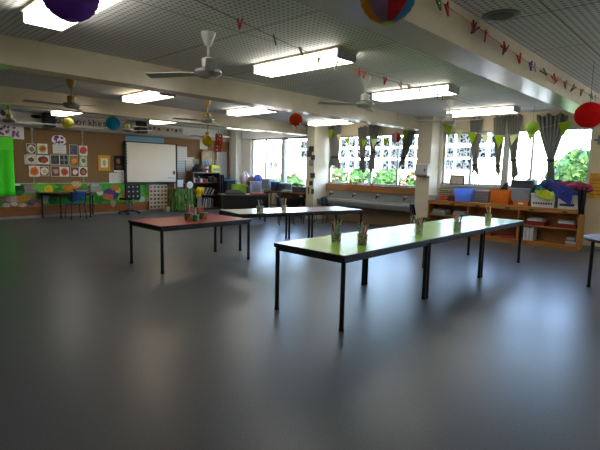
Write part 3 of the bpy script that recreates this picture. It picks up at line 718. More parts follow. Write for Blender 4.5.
# ------------------------------------------------------------------ curtains
curt = thin('#8e8c84', .42, 'grey_curtain'); tiem = mat('#3d3e42', .8)
def curtain(label, tl, tr, tie, tail, X=10.30, seed=0, folds=5):
    """tl, tr: top corners, tie: (px0, px1, py) waist, tail: (px0, px1, py) hem, all read on the curtain's plane"""
    A, B = at(*tl, x=X), at(*tr, x=X); T0, T1 = at(tie[0], tie[2], x=X), at(tie[1], tie[2], x=X); L0, L1 = at(tail[0], tail[2], x=X), at(tail[1], tail[2], x=X)
    root = thing('curtain', label, 'curtain', (X, (A.y+B.y)/2, L0.z), 'grey tied curtains'); ph = seed*1.7
    zt, zw, zb = (A.z+B.z)/2, (T0.z+T1.z)/2, (L0.z+L1.z)/2
    def prof(v):   # v 0 top .. 1 bottom
        z = zt+(zb-zt)*v; k = (zt-z)/(zt-zw)
        if k < 1: s = k**1.25; return A.y+(T0.y-A.y)*s, B.y+(T1.y-B.y)*s, z, 1-.5*s
        s = (z-zw)/(zb-zw) if zb != zw else 0; s = min(1, s*1.5); return T0.y+(L0.y-T0.y)*s, T1.y+(L1.y-T1.y)*s, z, .5+.2*s
    def fn(u_, v_):
        ya, yb, z, am = prof(v_); return (X+.030*am*math.sin(u_*2*PI*folds+ph)+.012*am*math.sin(u_*2*PI*folds*.45+ph*2), ya+(yb-ya)*u_, z+(.03*math.sin(u_*17+ph) if v_ < .02 else 0)-(.05*math.sin(u_*7+ph) if v_ > .98 else 0))
    MB().grid(folds*9, 26, fn).build('drape', curt, root, smooth=True, solid=.005)
    MB().lathe([(.5, -.025), (.53, 0), (.5, .025)], (0, 0, 0), 16, caps=False)
    w = abs(T0.y-T1.y)/2+.015; tm = MB(); n = 16; vs = []
    for zz in (-.03, .03):
        for k in range(n): an = 2*PI*k/n; vs.append((X+.04*math.cos(an), (T0.y+T1.y)/2+w*math.sin(an), zw+zz))
    tm.add(vs, [(k, (k+1) % n, n+(k+1) % n, n+k) for k in range(n)]); tm.build('tieback', tiem, root, smooth=True, solid=.006)
curtain('grey tied curtain at the left end of the sink window', (328, 126), (341, 126), (331, 338.5, 157), (328.5, 340, 167), seed=1)
curtain('grey tied curtain second from the left on the sink window', (358, 127), (368.5, 126), (360.5, 364.5, 158), (359.5, 365.5, 171), seed=2, folds=4)
curtain('grey tied curtain third from the left on the sink window', (370, 124), (380, 124.5), (371, 375, 152), (368.5, 375, 171), seed=3, folds=4)
curtain('grey tied curtain at the right end of the sink window', (403.5, 128.5), (415.8, 129.5), (401, 405.5, 158), (398.5, 404, 166), seed=4)
curtain('grey tied curtain left of the others on the shelf windows', (470, 118.5), (483, 117.5), (473, 477, 165), (472, 478.5, 173), seed=5)
curtain('grey tied curtain second from the left on the shelf windows', (493.6, 116.5), (507, 115.5), (496, 499.5, 166), (495.5, 500.5, 174), seed=6)
curtain('grey tied curtain third from the left on the shelf windows', (507.5, 115.5), (522, 115), (511.5, 516, 160), (511.5, 518, 178), seed=7)
curtain('wide grey curtain gathered to a tie in front of the hedge', (536, 116), (568, 113.5), (547.5, 553.5, 160), (546, 554, 182), seed=8, folds=7)

# ------------------------------------------------------------------ ink prints taped to the windows
ink = mat('#08080a', .6, var=.4, scale=40)
def ink_print(c, w, h, label, seed, tone=None):
    rr = random.Random(seed); x = XW+.075; root = thing('ink_print', label, 'artwork', (x, c[0], c[1]-h/2), 'ink prints taped to the window glass')
    box('paper', ipaper, (x, c[0]-w/2, c[1]-h/2, x+.001, c[0]+w/2, c[1]+h/2), root)
    mb = MB()
    for k in range(11):
        yy = c[0]+rr.uniform(-.38, .38)*w; zz = c[1]+rr.uniform(-.4, .4)*h; n = rr.randint(4, 7); r0 = rr.uniform(.06, .15)*w
        poly = [(yy+r0*rr.uniform(.5, 1.3)*math.cos(2*PI*j/n), zz+1.25*r0*rr.uniform(.5, 1.3)*math.sin(2*PI*j/n)) for j in range(n)]
        mb.prism(poly, lambda p, q, t: (t, p, q), x-.0015, x-.0002)
    mb.build('ink', tone or ink, root)
rows = ['top', 'middle', 'bottom']
n = 0
for r, z in enumerate((2.22, 1.92, 1.62)):
    cols_ = [8.50, 8.24, 7.92, 7.66, 7.42, 7.06, 6.80, 6.56, 6.30, 6.05, 5.80]
    for k, yy in enumerate(cols_):
        if k == 5 and r == 2: continue
        n += 1; ink_print((yy, z), .21, .25, 'ink print on the sink window, %s row, %s from the left' % (rows[r], ORD[k]), 100+n, mat('#3b4448', .6, var=.4, scale=40) if k in (1, 7) else None)
tones = [mat('#4a3c34', .6), ink, mat('#50607a', .6)]
for r, z in enumerate((2.25, 1.93, 1.65)):
    for k, yy in enumerate((5.0, 4.76, 4.58, 4.24, 3.96)):
        if r == 2 and k > 2: continue
        n += 1; ink_print((yy, z), .20, .25, 'ink print on the shelf windows, %s row, %s from the left' % (rows[r], ORD[k]), 100+n, tones[(k+r) % 3])
for i, (yy, z) in enumerate(((9.82, 2.2), (9.82, 1.92))): ink_print((yy, z), .26, .25, ['upper', 'lower'][i]+' ink print on the right pane of the far windows', 300+i)
for i, (px, py) in enumerate(((271, 164.5), (275.5, 163.5))):
    q = at(px, py, x=XW+.07); ink_print((q.y, q.z), .15, .26, ['darker', 'paler'][i]+' small ink print low on the middle far window pane', 310+i, None if i == 0 else mat('#9aa0a4', .6))

# ------------------------------------------------------------------ bunting
limep = thin('#8fae24', .25); palep = thin('#d9dfae', .4)
def bunting(label, pts, X, top):
    q = [at(px, py, x=X) for px, py, _ in pts]; root = thing('bunting', label, 'bunting', tuple(q[0]))
    MB().tube([(X, at(px, py, x=X).y, at(px, py, x=X).z) for px, py in top], .004, 5).build('cord', mat('#cfd0b8', .7), root)
    for (px, py, w), p in zip(pts, q):
        hw = .10*w; yy, z = p.y, p.z; tilt = .06*math.sin(px)
        mb = MB().prism([(yy+hw, z+tilt*.3), (yy-hw, z-tilt*.3), (yy-tilt*.6, z-.24*w)], lambda a_, b_, t: (t+.02*math.sin(9*b_), a_, b_), X-.004, X)
        mb.build('pennant', palep if (px in (339, 374, 459, 485, 514)) else limep, root)
bunting('lime and pale green pennant bunting across the sink window', [(331.5, 130, 1.15), (339, 134.5, .9), (347, 138, .9), (364, 140, .9), (374, 139, 1.1), (385, 139, .9), (406, 131, 1.0)], 10.22,
        [(329, 129.5), (339, 134.3), (347, 137.8), (364, 139.8), (374, 138.8), (385, 138.8), (406, 130.8), (416, 128)])
bunting('lime and pale green pennant bunting across the shelf windows', [(448, 124.5, 1.25), (459, 130, .95), (472, 132.5, 1.15), (485, 134.5, .9), (499, 135.5, 1.15), (514, 135, .9), (531, 131, .9), (565, 122, 1.2)], 10.20,
        [(442, 121), (448, 124.3), (459, 129.8), (472, 132.3), (485, 134.3), (499, 135.3), (514, 134.8), (531, 130.8), (565, 122), (575, 119)])

# ------------------------------------------------------------------ paper lanterns
def lantern(px, py, d, r, cols, label, through=.4, zc=None, squash=.97, hoist=True, ceilz=ZC):
    c = at(px, py, d=d); root = thing('paper_lantern', label, 'lantern', (c.x, c.y, c.z-r), 'hanging paper lanterns')
    nu = 48; nv = 22; k = len(cols)
    for i, cl in enumerate(cols):
        mb = MB(); a0, a1 = 2*PI*i/k, 2*PI*(i+1)/k; m_ = max(4, nu//k)
        def fn(u_, v_):
            th = .22+(PI-.44)*v_; ph = a0+(a1-a0)*u_+.6; rr_ = r*(1+.02*math.cos(v_*nv*PI)); return (c.x+rr_*math.sin(th)*math.cos(ph), c.y+rr_*math.sin(th)*math.sin(ph), c.z+r*squash*math.cos(th))
        mb.grid(m_+1 if k > 1 else nu+1, nv*2+1, fn); mb.build('shade' if k == 1 else 'shade_panel', thin(cl, through), root, smooth=True)
    wire = MB()
    for th in (.22, PI-.22):
        zz = c.z+r*squash*math.cos(th); rr_ = r*math.sin(th)
        wire.tube([(c.x+rr_*math.cos(2*PI*j/16), c.y+rr_*math.sin(2*PI*j/16), zz) for j in range(17)], .003, 4)
    wire.build('wire_ring', greymetal, root)
    MB().tube([(c.x, c.y, c.z+r*.95), (c.x, c.y, ceilz)], .0025, 4).build('string', mat('#4b4a45', .7), root)
    return c, root
lantern(70, -6.5, 2.5, .149, ['#8a58bc'], 'dark purple paper lantern at the top left', .5)
c, lt = lantern(388, -5, 2.5, .152, ['#4f9fc8', '#e0ba4a', '#e6a03c', '#b09ac0', '#dc4450', '#4a9cc8', '#e6963c', '#b09ac0'], 'multicoloured striped paper lantern at top, right of centre', .6)
MB().lathe([(.03, 0), (.033, -.012), (.005, -.014)], (c.x, c.y, c.z-.141), 14).build('base_disc', mat('#c9c24a', .6), lt)
lantern(296, 119.8, 9.25, .135, ['#e2602a'], 'orange paper lantern hanging under the middle beam', .55, ceilz=2.455)
lantern(68, 123.3, 10.6, .13, ['#bdb85c'], 'dull yellow green paper lantern above the food photos', .3)
lantern(113, 123.5, 9.9, .148, ['#35acd0'], 'blue paper lantern left of the whiteboard', .5)
lantern(207.5, 141, 12.3, .14, ['#c9b220'], 'yellow paper lantern above the bookcase', .35)
lantern(589, 115, 5.25, .15, ['#dd3030'], 'red paper lantern at the right edge by the beam', .55)
lantern(532.5, 127.5, 8.8, .125, ['#b6d56a'], 'pale lime paper lantern beside the wide gathered curtain', .5)
lantern(396.3, 137.5, 10.0, .105, ['#a61e35', '#d8c4c8', '#a61e35', '#cdbfc6'], 'small red and white paper lantern in front of sink window', .4)
# red twisted paper garland
c = at(218.5, 143, d=12.2); g = thing('paper_chain', 'red bundle of paper chain hanging beside the yellow lantern', 'decoration', (c.x, c.y, c.z-.25))
for k in range(10):
    z = c.z+.17-(k//2)*.085; mb = MB(); an = k*1.3; sd_ = -1 if k % 2 else 1
    ox, oy = sd_*.05*RGT.x, sd_*.05*RGT.y
    mb.tube([(c.x+ox+.05*math.cos(j*2*PI/12)*math.cos(an), c.y+oy+.05*math.cos(j*2*PI/12)*math.sin(an), z+.062*math.sin(j*2*PI/12)) for j in range(13)], .022, 6)
    mb.build('link', mat('#b03a20', .7), g, smooth=True)
MB().tube([(c.x, c.y, c.z+.2), (c.x, c.y, ZC)], .004, 4).build('string', mat('#4b4a45', .7), g)
# white paper mobile by the orange lantern
c = at(299, 127, d=9.2); g = thing('paper_mobile', 'dangling white paper mobile just below the orange lantern', 'decoration', (c.x, c.y, c.z))
for k in range(8):
    px = 293+k*1.6; q = at(px, 126+2.2*math.sin(k*2.1), d=9.2+.05*math.sin(k))
    MB().obox(q, (.022, -.02, 0), (.01, .012, .02), (.002, .002, -.001)).build('paper_flake', thin('#e4e6ea', .4), g)
    MB().tube([q, (c.x, c.y, 2.43)], .0015, 3).build('thread', paper, g)

# ------------------------------------------------------------------ peg strings
PEG = {'red': '#b51a22', 'green': '#1f7a34', 'blue': '#27348c', 'wooden': '#b8905a', 'yellow': '#c7c43a', 'brown': '#5a4630', 'teal': '#1f9a7a', 'pink': '#c2405a'}
peg_src = {}
def make_peg(col):
    root = thing('clothes_peg', '', 'peg', (0, 0, 0)); mtl = mat(PEG[col], .5, var=.05)
    for s in (-1, 1):
        MB().obox((s*.010, 0, -.025), (.0055, 0, 0), (0, .006, 0), (s*.011, 0, .046)).build('jaw', mtl, root)
    MB().tube([(-.013, 0, -.02), (.013, 0, -.02)], .006, 8).build('spring', chrome, root)
    return root
def peg(col, p, tilt, roll, label, s=1.0):
    if col not in peg_src: peg_src[col] = [make_peg(col), []]
    src, used = peg_src[col]; o = place(src, used, p, 0, label, 'clothes pegs on the strings'); o.rotation_euler = (tilt, roll, rnd.uniform(-1.2, 1.2)); o.scale = (s, s, s)
S1 = [(183, -6, 2.66), (240, 21, 2.62), (290, 45, 2.60), (337, 63, 2.57), (385, 79, 2.55), (430, 92, 2.55), (470, 104, 2.60), (512, 110, 2.70)]
p1 = [at(a, b, z=z) for a, b, z in S1]
t1 = tag(MB().tube(p1, .003, 5).build('peg_string', mat('#8d2a30', .7)), 'red string with pegs across the ceiling above green tables', 'string')
def on_poly(P, px):
    best = None
    for a, b in zip(P, P[1:]):
        for k in range(21):
            q = a.lerp(b, k/20); d = q-EYEP; x = 300+FPX*d.dot(RGT)/d.dot(FWD)
            if best is None or abs(x-px) < best[0]: best = (abs(x-px), q)
    return best[1]
cnt = 0
for px, col in [(240, 'red'), (275, 'green'), (301, 'wooden'), (319, 'wooden'), (337, 'yellow'), (357, 'red'), (366, 'pink'), (385, 'red'), (400, 'brown'), (408, 'wooden'), (420, 'wooden'), (431, 'brown'), (437, 'wooden'), (444, 'brown')]:
    peg(col, tuple(on_poly(p1, px)), rnd.uniform(-.3, .3), rnd.uniform(-.4, .4), '%s clothes peg, %s from the left on the red ceiling string' % (col, ORD[cnt]), 1.0); cnt += 1
S2 = [(428, -7), (450, 8), (474, 25), (497, 41), (520, 57), (545, 72), (570, 85), (604, 101)]
p2 = [at(a, b, y=1.655) for a, b in S2]
tag(MB().tube(p2, .003, 5).build('peg_string', mat('#a8322f', .7)), 'red string with pegs along the face of the right beam', 'string')
cnt = 0
for px, col in [(438, 'green'), (447, 'red'), (473, 'red'), (477, 'blue'), (486, 'red'), (503, 'red'), (506, 'brown'), (519, 'red'), (531, 'blue'), (535, 'wooden'), (543, 'green'), (553, 'red'), (558, 'wooden'), (566, 'wooden'), (575, 'brown'), (581, 'wooden'), (590, 'teal'), (596, 'wooden')]:
    peg(col, tuple(on_poly(p2, px)), rnd.uniform(-.15, .15), rnd.uniform(-.9, .9), '%s clothes peg, %s from the left on the beam string' % (col, ORD[cnt]), 1.05); cnt += 1
vc = at(501, 15, z=ZC)
v = thing('ceiling_speaker', 'round grey speaker grille in the ceiling at upper right', 'speaker', (vc.x, vc.y, ZC-.02))
MB().lathe([(.10, -.012), (.145, -.004), (.15, 0)], (vc.x, vc.y, ZC), 28).build('rim', mat('#77796f', .5), v, smooth=True)
MB().lathe([(.085, -.016), (.10, -.012)], (vc.x, vc.y, ZC), 28).build('grille', spots('#4d5148', ['#383b34', '#5c6056'], 120, .5), v)

# ------------------------------------------------------------------ right wall
A = at(587.5, 198, x=XW-.01); B = at(600.5, 173.5, x=XW-.01)
t = thing('poster', 'yellow poster on the wall at the right edge', 'poster', (XW-.01, B.y+.0, A.z))
box('sheet', spots('#c9931d', ['#d8a93a', '#b98216'], 8, .6, .5), (XW-.006, B.y-.25, A.z, XW-.001, A.y, B.z), t)
for k in range(5): box('text_line', mat('#8a5f1a', .7), (XW-.008, A.y-.20-.02*(k % 2), A.z+.07+k*.07, XW-.006, A.y-.04, A.z+.085+k*.07), t)
q = at(599, 140, x=XW-.01)
t = thing('wall_hook', 'grey cross shaped hook on the wall at right edge', 'hook', (XW-.01, q.y, q.z-.08))
box('bar', mat('#6d6c70', .5), (XW-.015, q.y-.08, q.z-.02, XW-.002, q.y+.08, q.z+.02), t); box('post', mat('#6d6c70', .5), (XW-.017, q.y-.02, q.z-.09, XW-.002, q.y+.02, q.z+.09), t)

# ------------------------------------------------------------------ back wall: pinboard, mural, pictures
YB = YW-.03
def bw(px, py, Y=YB): q = at(px, py, y=Y); return q.x, q.z
pb = thing('pinboard', 'large brown felt pinboard covering the back wall', 'pinboard', (3.5, YB+.01, .92))
box('felt', mat('#7d6347', .95, var=.12, scale=60, bump=.2, spec=.1), (X0+.01, YB, .92, 9.775, YW-.003, 2.37), pb)
box('edge_strip', mat('#a8a294', .5), (X0, YB-.008, .905, 9.78, YB, .925), pb); box('edge_strip', mat('#a8a294', .5), (X0, YB-.008, 2.36, 9.78, YB, 2.38), pb)
pb2 = thing('pinboard', 'narrow tan pinboard right of the bookcase by far corner', 'pinboard', (10.08, YB+.01, .3))
box('felt', mat('#9a7a55', .95, var=.1, scale=60, spec=.1), (9.845, YB, .3, 10.325, YW-.003, 2.37), pb2); box('edge_strip', white, (9.84, YB-.008, 2.36, 10.33, YB, 2.39), pb2)
for i, px in enumerate((32.5, 82.5)):
    x, z = bw(px, 150); t = thing('shelving_strip', ['left', 'right'][i]+' upright metal shelving strip on brown pinboard behind food photos', 'strip', (x, YB-.01, .93))
    box('rail', mat('#8d8a82', .4, metal=.3), (x-.018, YB-.014, .93, x+.018, YB-.008, 2.36), t); box('bracket', mat('#a9a69e', .4), (x-.03, YB-.03, 2.30, x+.03, YB-.008, 2.37), t)
    for k in range(6): box('slot', mat('#3a3834', .6), (x-.004, YB-.0155, 1.0+k*.22, x+.004, YB-.014, 1.06+k*.22), t)
# mural
mx1 = bw(147, 203)[0]
mu = thing('mural', 'long painted paper mural with animals along the back wall', 'mural', (3.5, YB-.01, .31))
box('backing_paper', mat('#469c3c', .9, var=.25, scale=2.5), (X0+.01, YB-.004, .325, mx1, YB+.025, .903), mu)
def blob(cx, cz, rx, rz, n, seed, amp=.25):
    rr = random.Random(seed); return [(cx+rx*(1+rr.uniform(-amp, amp))*math.cos(2*PI*k/n), cz+rz*(1+rr.uniform(-amp, amp))*math.sin(2*PI*k/n)) for k in range(n)]
cuts = [(18, 189, 5, 4, '#1f4a22'), (33, 189, 5, 5, '#8d7a82'), (29, 196, 4, 4, '#7d8a5c'), (24, 199, 4, 3, '#b5862c'), (45, 187, 8, 3, '#5fb52e'), (49, 189, 3, 3.4, '#d4b528'), (43, 191, 6, 2.4, '#6cc43a'),
        (57, 187, 3, 3, '#2c7a3c'), (67, 188, 3, 3, '#c47a22'), (74, 188.5, 4, 3.6, '#d08a2e'), (77, 184, 4, 2.6, '#c9a48a'), (84, 189, 5, 4, '#5fb040'), (94, 187, 5, 4, '#7d8276'), (90, 185, 3, 2, '#a3a59a'),
        (104, 187, 4, 4, '#3fa038'), (110, 192, 4.5, 3.5, '#5a3a7a'), (115, 188, 3.5, 3, '#a5702e'), (108, 197, 5, 3, '#b56a4a'), (116, 196, 3, 3, '#3a3f74'), (121, 199, 3, 4, '#6cc43a'), (113, 203, 2.2, 4, '#9fa88a'),
        (5, 198, 3.4, 3, '#b9767e'), (12, 199, 3.4, 3, '#c2a49c'), (6, 205, 2.4, 2, '#c9b9b0'), (18, 200, 3, 2.5, '#a58a5a'), (36, 202, 3, 2, '#9a5a6a'), (38, 205, 3, 1.6, '#c27a7a'), (52, 200, 3, 3, '#2d6a2c'), (62, 200, 4, 4, '#48a03c'),
        (72, 199, 3, 3, '#2b5c2e'), (90, 200, 4, 4, '#4fae3a'), (99, 200, 3, 4, '#3a8a30'), (128, 192, 4, 5, '#7a6a52'), (131, 201, 5, 2.4, '#55b33c'), (138, 195, 3, 3, '#5f8a8c'), (142, 199, 3, 3, '#9fb4b8'), (145, 194, 2.5, 3, '#52a83c'), (20, 193, 3, 2, '#2f6b2c'), (60, 193, 3, 1.6, '#8fae4a'), (80, 193, 3, 2, '#e0a23c'),
        (14, 204, 2.4, 1.6, '#d2b9b4'), (23, 205, 2.6, 1.6, '#cfa6a0'), (31, 203, 2.4, 2, '#5a4a7a'), (45, 199, 3, 4, '#d9d2bc'), (57, 194, 3, 2.4, '#2f7f3a'), (70, 194, 3, 2, '#e2d6b4'), (86, 195, 3, 2.4, '#8ac24a'), (100, 193, 2.6, 2.4, '#c9c4b0'), (106, 190, 2, 2, '#d98a5a'), (118, 190, 2.2, 3, '#d8b03c'), (124, 196, 2.4, 2.4, '#c24a3a'), (135, 189, 2.4, 2.4, '#cfd2c4'),
        (-12, 196, 5, 5, '#4fae3a'), (-22, 190, 5, 4, '#c9a43c')]
for i, (px, py, rx, rz, cl) in enumerate(cuts):
    x, z = bw(px, py); k = .031; mb = MB()
    mb.prism(blob(x, z, rx*k*1.25, rz*k, 9, 50+i, .22), lambda p, q, t: (p, t, q), YB-.0045-.0011*(i % 6+1), YB-.004)
    mb.build('paper_cutout', mat(cl, .9, var=.25, scale=14), mu)
cr = bw(38, 184); box('caption_strip', paper, (cr[0], YB-.006, cr[1]-.03, cr[0]+.22, YB-.004, cr[1]+.03), mu)
cr = bw(16, 184); box('caption_strip', paper, (cr[0]-.05, YB-.006, cr[1]-.04, cr[0]+.10, YB-.004, cr[1]+.02), mu)
# food photos
foods = [((26.5,144,35.5,154), '#3a1f22', '#c9c4b4', '#77703c', 'photo of a salad plate on dark cloth, top left of the food photos'),
 ((37.5,144,47,153.5), '#d5d3cb', '#8fae3c', '#b8402c', 'photo of red and green fruit on white, second in top row'),
 ((24.5,155,36,164), '#b9b2a4', '#cfc9bb', '#6b3a24', 'photo of a white oval dish, left end of the middle row'),
 ((37,155.5,49,164), '#d5d3cd', '#4a2418', '#a83222', 'photo of a dark cake on white, second in the middle row'),
 ((29,166,39,176.5), '#d2cfc6', '#d06a1c', '#c45814', 'photo of orange food on white, left end of the bottom row'),
 ((39.5,166.5,48.5,176), '#8a2c2c', '#d6d2c6', '#a9a77c', 'photo of a white bowl on red cloth, second in bottom row'),
 ((50.5,155,59,164.5), '#1d2420', '#26302a', '#3a4436', 'very dark green photo under the text card, left of the dark pair'),
 ((59.5,155,68,165), '#1f2426', '#30383a', '#4a5254', 'dark photo with pale cross bars, right of the dark pair'),
 ((51,166,59.5,176.5), '#4c4a30', '#7d2a20', '#a89a84', 'photo of dark red food on olive, third in bottom row'),
 ((60,167,68.5,176.5), '#d6d3ca', '#c0562c', '#9f3a22', 'photo of small red fruit on white, fourth in bottom row'),
 ((69.5,145,77.5,155), '#2b3560', '#6a5a4a', '#3b4a8a', 'blue toned dark photo at top, right of the text card'),
 ((79,146,87,155), '#d8d4ce', '#a82824', '#c23c30', 'photo of red tomatoes on white, top right corner of food photos'),
 ((69.5,155.5,77.5,166), '#3f7a2c', '#c0402a', '#d6862a', 'photo of red food on bright green, under the blue toned photo'),
 ((79.5,155.5,86.5,166), '#8fa07c', '#c9cdb8', '#5a7a46', 'photo of green and white salad, right end of middle row'),
 ((70.5,167,78.5,176.5), '#4a2c30', '#9a3434', '#d8cfc4', 'photo of dark red desserts, fifth in the bottom row'),
 ((79,167,87,176.5), '#d2cec6', '#2c2a26', '#c8602c', 'photo of dark and orange food on white, bottom right corner')]
for i, ((a0, b0, a1, b1), bg, c1, c2, lab) in enumerate(foods):
    xa, za = bw(a0, b1); xb, zb = bw(a1, b0); Y = YB-.018
    t = thing('food_photo', lab, 'photo', ((xa+xb)/2, Y, za), 'food photos on the brown pinboard')
    box('border', paper, (xa, Y, za, xb, Y+.003, zb), t); box('background', mat(bg, .35, var=.3, scale=30), (xa+.010, Y-.002, za+.010, xb-.010, Y, zb-.010), t)
    w, h = xb-xa, zb-za
    if i not in (6, 7):
        MB().prism(blob((xa+xb)/2, (za+zb)/2, w*.42, h*.40, 14, i, .10), lambda p, q, tt: (p, tt, q), Y-.003, Y-.002).build('dish', mat(c1, .35, var=.35, scale=40), t)
        MB().prism(blob((xa+xb)/2+w*.04, (za+zb)/2-h*.02, w*.28, h*.26, 9, i+40, .25), lambda p, q, tt: (p, tt, q), Y-.004, Y-.003).build('food', mat(c2, .35, var=.4, scale=50), t)
    else:
        cc = mat(c2, .35)
        if i == 7:
            box('pale_bar', mat('#8d9496', .4), (xa+.015, Y-.003, (za+zb)/2-.01, xb-.015, Y-.002, (za+zb)/2+.01), t); box('pale_bar', mat('#8d9496', .4), ((xa+xb)/2-.01, Y-.0031, za+.015, (xa+xb)/2+.01, Y-.002, zb-.015), t)
        else: MB().prism(blob((xa+xb)/2, (za+zb)/2, w*.25, h*.3, 9, 5, .3), lambda p, q, tt: (p, tt, q), Y-.003, Y-.002).build('leaf_shape', cc, t)
# flower cut-out and text card
def flowers(t, cx, cz, w, h, n, seed, Y):
    rr = random.Random(seed)
    for k in range(n):
        x = cx+rr.uniform(-.5, .5)*w; z = cz+rr.uniform(-.5, .5)*h; cl = rr.choice(['#7a3f80', '#9a6aa8', '#5c2c62', '#8d4f92'])
        MB().prism(blob(x, z, .035, .035, 8, seed*31+k, .3), lambda p, q, tt: (p, tt, q), Y-.003-.0006*(k % 3), Y).build('petal', mat(cl, .7), t)
xa, za = bw(51.5, 145); xb, zb = bw(66, 135); Y = YB-.012
t = thing('flower_cutout', 'white and purple flower cut-out above the text card', 'artwork', ((xa+xb)/2, Y, za))
MB().prism(blob((xa+xb)/2, (za+zb)/2, (xb-xa)*.48, (zb-za)*.46, 16, 3, .14), lambda p, q, tt: (p, tt, q), Y, Y+.004).build('paper', paper, t)
flowers(t, (xa+xb)/2, (za+zb)/2, (xb-xa)*.7, (zb-za)*.6, 11, 4, Y)
def sheet(p0, q0, p1, q1, label, col='#d6d6d4', lines=6, name='paper_sheet', Y=None, linecol='#8b8f96', cat='paper', group=None):
    Y = Y or YB-.012; xa, za = bw(p0, q1, Y); xb, zb = bw(p1, q0, Y); t = thing(name, label, cat, ((xa+xb)/2, Y, za), group)
    box('sheet', mat(col, .8, var=.05), (xa, Y, za, xb, Y+.003, zb), t)
    if lines:
        mb = MB(); h = (zb-za)
        for k in range(lines):
            z = zb-h*(.12+.76*k/max(1, lines-1)); mb.box(xa+(xb-xa)*.1, Y-.001, z-.006, xb-(xb-xa)*(.1+.12*((k*7) % 3)), Y, z+.006)
        mb.build('handwriting', mat(linecol, .8), t)
    return t, xa, za, xb, zb, Y
sheet(53, 145, 66, 153.3, 'white text card under the purple flower cut-out', lines=5, linecol='#a2a6ac')
t, xa, za, xb, zb, Y = sheet(-3, 124.5, 23.5, 138, 'white poster of purple flowers at the left edge above green sheet', lines=0, name='poster', cat='poster')
flowers(t, (xa+xb)/2-.05, (za+zb)/2, (xb-xa)*.8, (zb-za)*.6, 20, 9, Y)
# yellow framed picture, portrait and pages
t, xa, za, xb, zb, Y = sheet(98.5, 155.5, 110, 170.5, 'drawing in a yellow mount on the brown pinboard', '#c9922c', 0, 'picture', cat='picture')
box('drawing', mat('#d5cfbb', .8), (xa+.07, Y-.002, za+.09, xb-.07, Y, zb-.09), t)
mb = MB().prism(blob((xa+xb)/2, (za+zb)/2, .05, .09, 10, 4, .2), lambda p, q, tt: (p, tt, q), Y-.003, Y-.002); mb.build('sketch', mat('#a39a88', .8), t)
t, xa, za, xb, zb, Y = sheet(114, 156, 126, 172, 'dark portrait print pinned left of the whiteboard', '#17140f', 0, 'picture', cat='picture')
MB().prism(blob((xa+xb)/2-.05, (za+zb)/2+.08, .06, .08, 12, 3, .08), lambda p, q, tt: (p, tt, q), Y-.002, Y).build('face_shape', mat('#8a5c3c', .6, var=.3), t)
MB().prism(blob((xa+xb)/2-.02, (za+zb)/2-.10, .11, .07, 10, 8, .2), lambda p, q, tt: (p, tt, q), Y-.002, Y).build('clothing_shape', mat('#4c3426', .6), t)
box('border', paper, (xa, Y-.002, za, xb, Y, za+.05), t)
sheet(109.5, 173, 117, 183, 'white written page pinned below the yellow mount', lines=7, group='written pages by the whiteboard')
sheet(117.5, 172.5, 125, 183, 'white written page pinned below the dark portrait', lines=7, group='written pages by the whiteboard')
# green hanging sheet
xa, _ = bw(-14, 150, 13.22); xb, _ = bw(13.2, 150, 13.22); zt = bw(13, 137.5, 13.22)[1]; zb = bw(13, 196.5, 13.22)[1]
gs = thing('green_sheet', 'bright green cloth backdrop hanging at the left edge', 'cloth', ((xa+xb)/2, 13.22, zb))
MB().grid(24, 10, lambda u_, v_: (xa+(xb-xa)*u_, 13.22+.012*math.sin(u_*14)*(1-v_*.6), zb+(zt-zb)*v_)).build('cloth', mat('#3fd81a', .7, var=.06, scale=3), gs, smooth=True, solid=.004)
zm = bw(13, 150, 13.2)[1]
box('fold', mat('#55e52c', .7, var=.05, scale=3), (xa, 13.195, zm, xb, 13.205, zt), gs)
MB().tube([(xa, 13.22, zt+.01), (xb+.02, 13.22, zt+.01)], .012, 8).build('rod', mat('#77756c', .4), gs)
# frieze of letters on the upper wall
def text_mesh(name, s, size, loc, material, parent, axis='back', extrude=.002):
    cu = bpy.data.curves.new(name, 'FONT'); cu.body = s; cu.size = size; cu.extrude = extrude; cu.align_x = 'CENTER'; cu.align_y = 'CENTER'
    o = bpy.data.objects.new(name, cu); C.objects.link(o); dg = bpy.context.evaluated_depsgraph_get(); me = bpy.data.meshes.new_from_object(o.evaluated_get(dg))
    bpy.data.objects.remove(o); bpy.data.curves.remove(cu); me.materials.clear(); me.materials.append(material)
    me.transform(Matrix.Rotation(PI/2, 4, 'X')); p = bpy.data.objects.new(name, me); C.objects.link(p)
    p.parent = parent; p.location = Vector(loc)-Vector(parent.get('_o', (0, 0, 0))); return p
YF = YW-.012
t = thing('letter_frieze', 'white paper frieze of dark letters high on the back wall', 'banner', (5, YF, 2.55))
xa, _ = bw(55, 118, YF); xb, zb = bw(135, 126, YF)
box('strip', mat('#b9b5aa', .8), (xa, YF, 2.47, xb, YF+.004, 2.73), t)
for px, ch in ((58, 'o'), (63.5, 'l'), (74.5, 'w'), (79, 'o'), (84, 'r'), (90, 'k'), (94.5, 'h'), (99.5, 'e'), (104.5, 's')):
    x = bw(px, 120, YF)[0]; text_mesh('letter', ch, .25, (x, YF-.003, 2.61), mat(['#26222a', '#4a2c30', '#2c3040'][px % 1 == 0 and int(px) % 3 or 0], .8), t)
t = thing('picture_strip', 'white strip of small coloured pictures above the whiteboard', 'banner', (8, YF, 2.45))
xa, _ = bw(147, 128, YF); xb, _ = bw(183, 131, YF)
box('strip', mat('#b5b0a4', .8), (xa, YF, 2.47, xb, YF+.004, 2.70), t)
for k, cl in enumerate(('#8a4a4a', '#55585c', '#9a3a34', '#b8a24a', '#5c4a5c', '#9a7a3c', '#4a3a4a', '#7d7a74')):
    x = xa+.1+(xb-xa-.2)*k/7; box('small_picture', mat(cl, .8), (x-.05, YF-.002, 2.56+.02*(k % 2), x+.05, YF, 2.65+.02*(k % 2)), t)
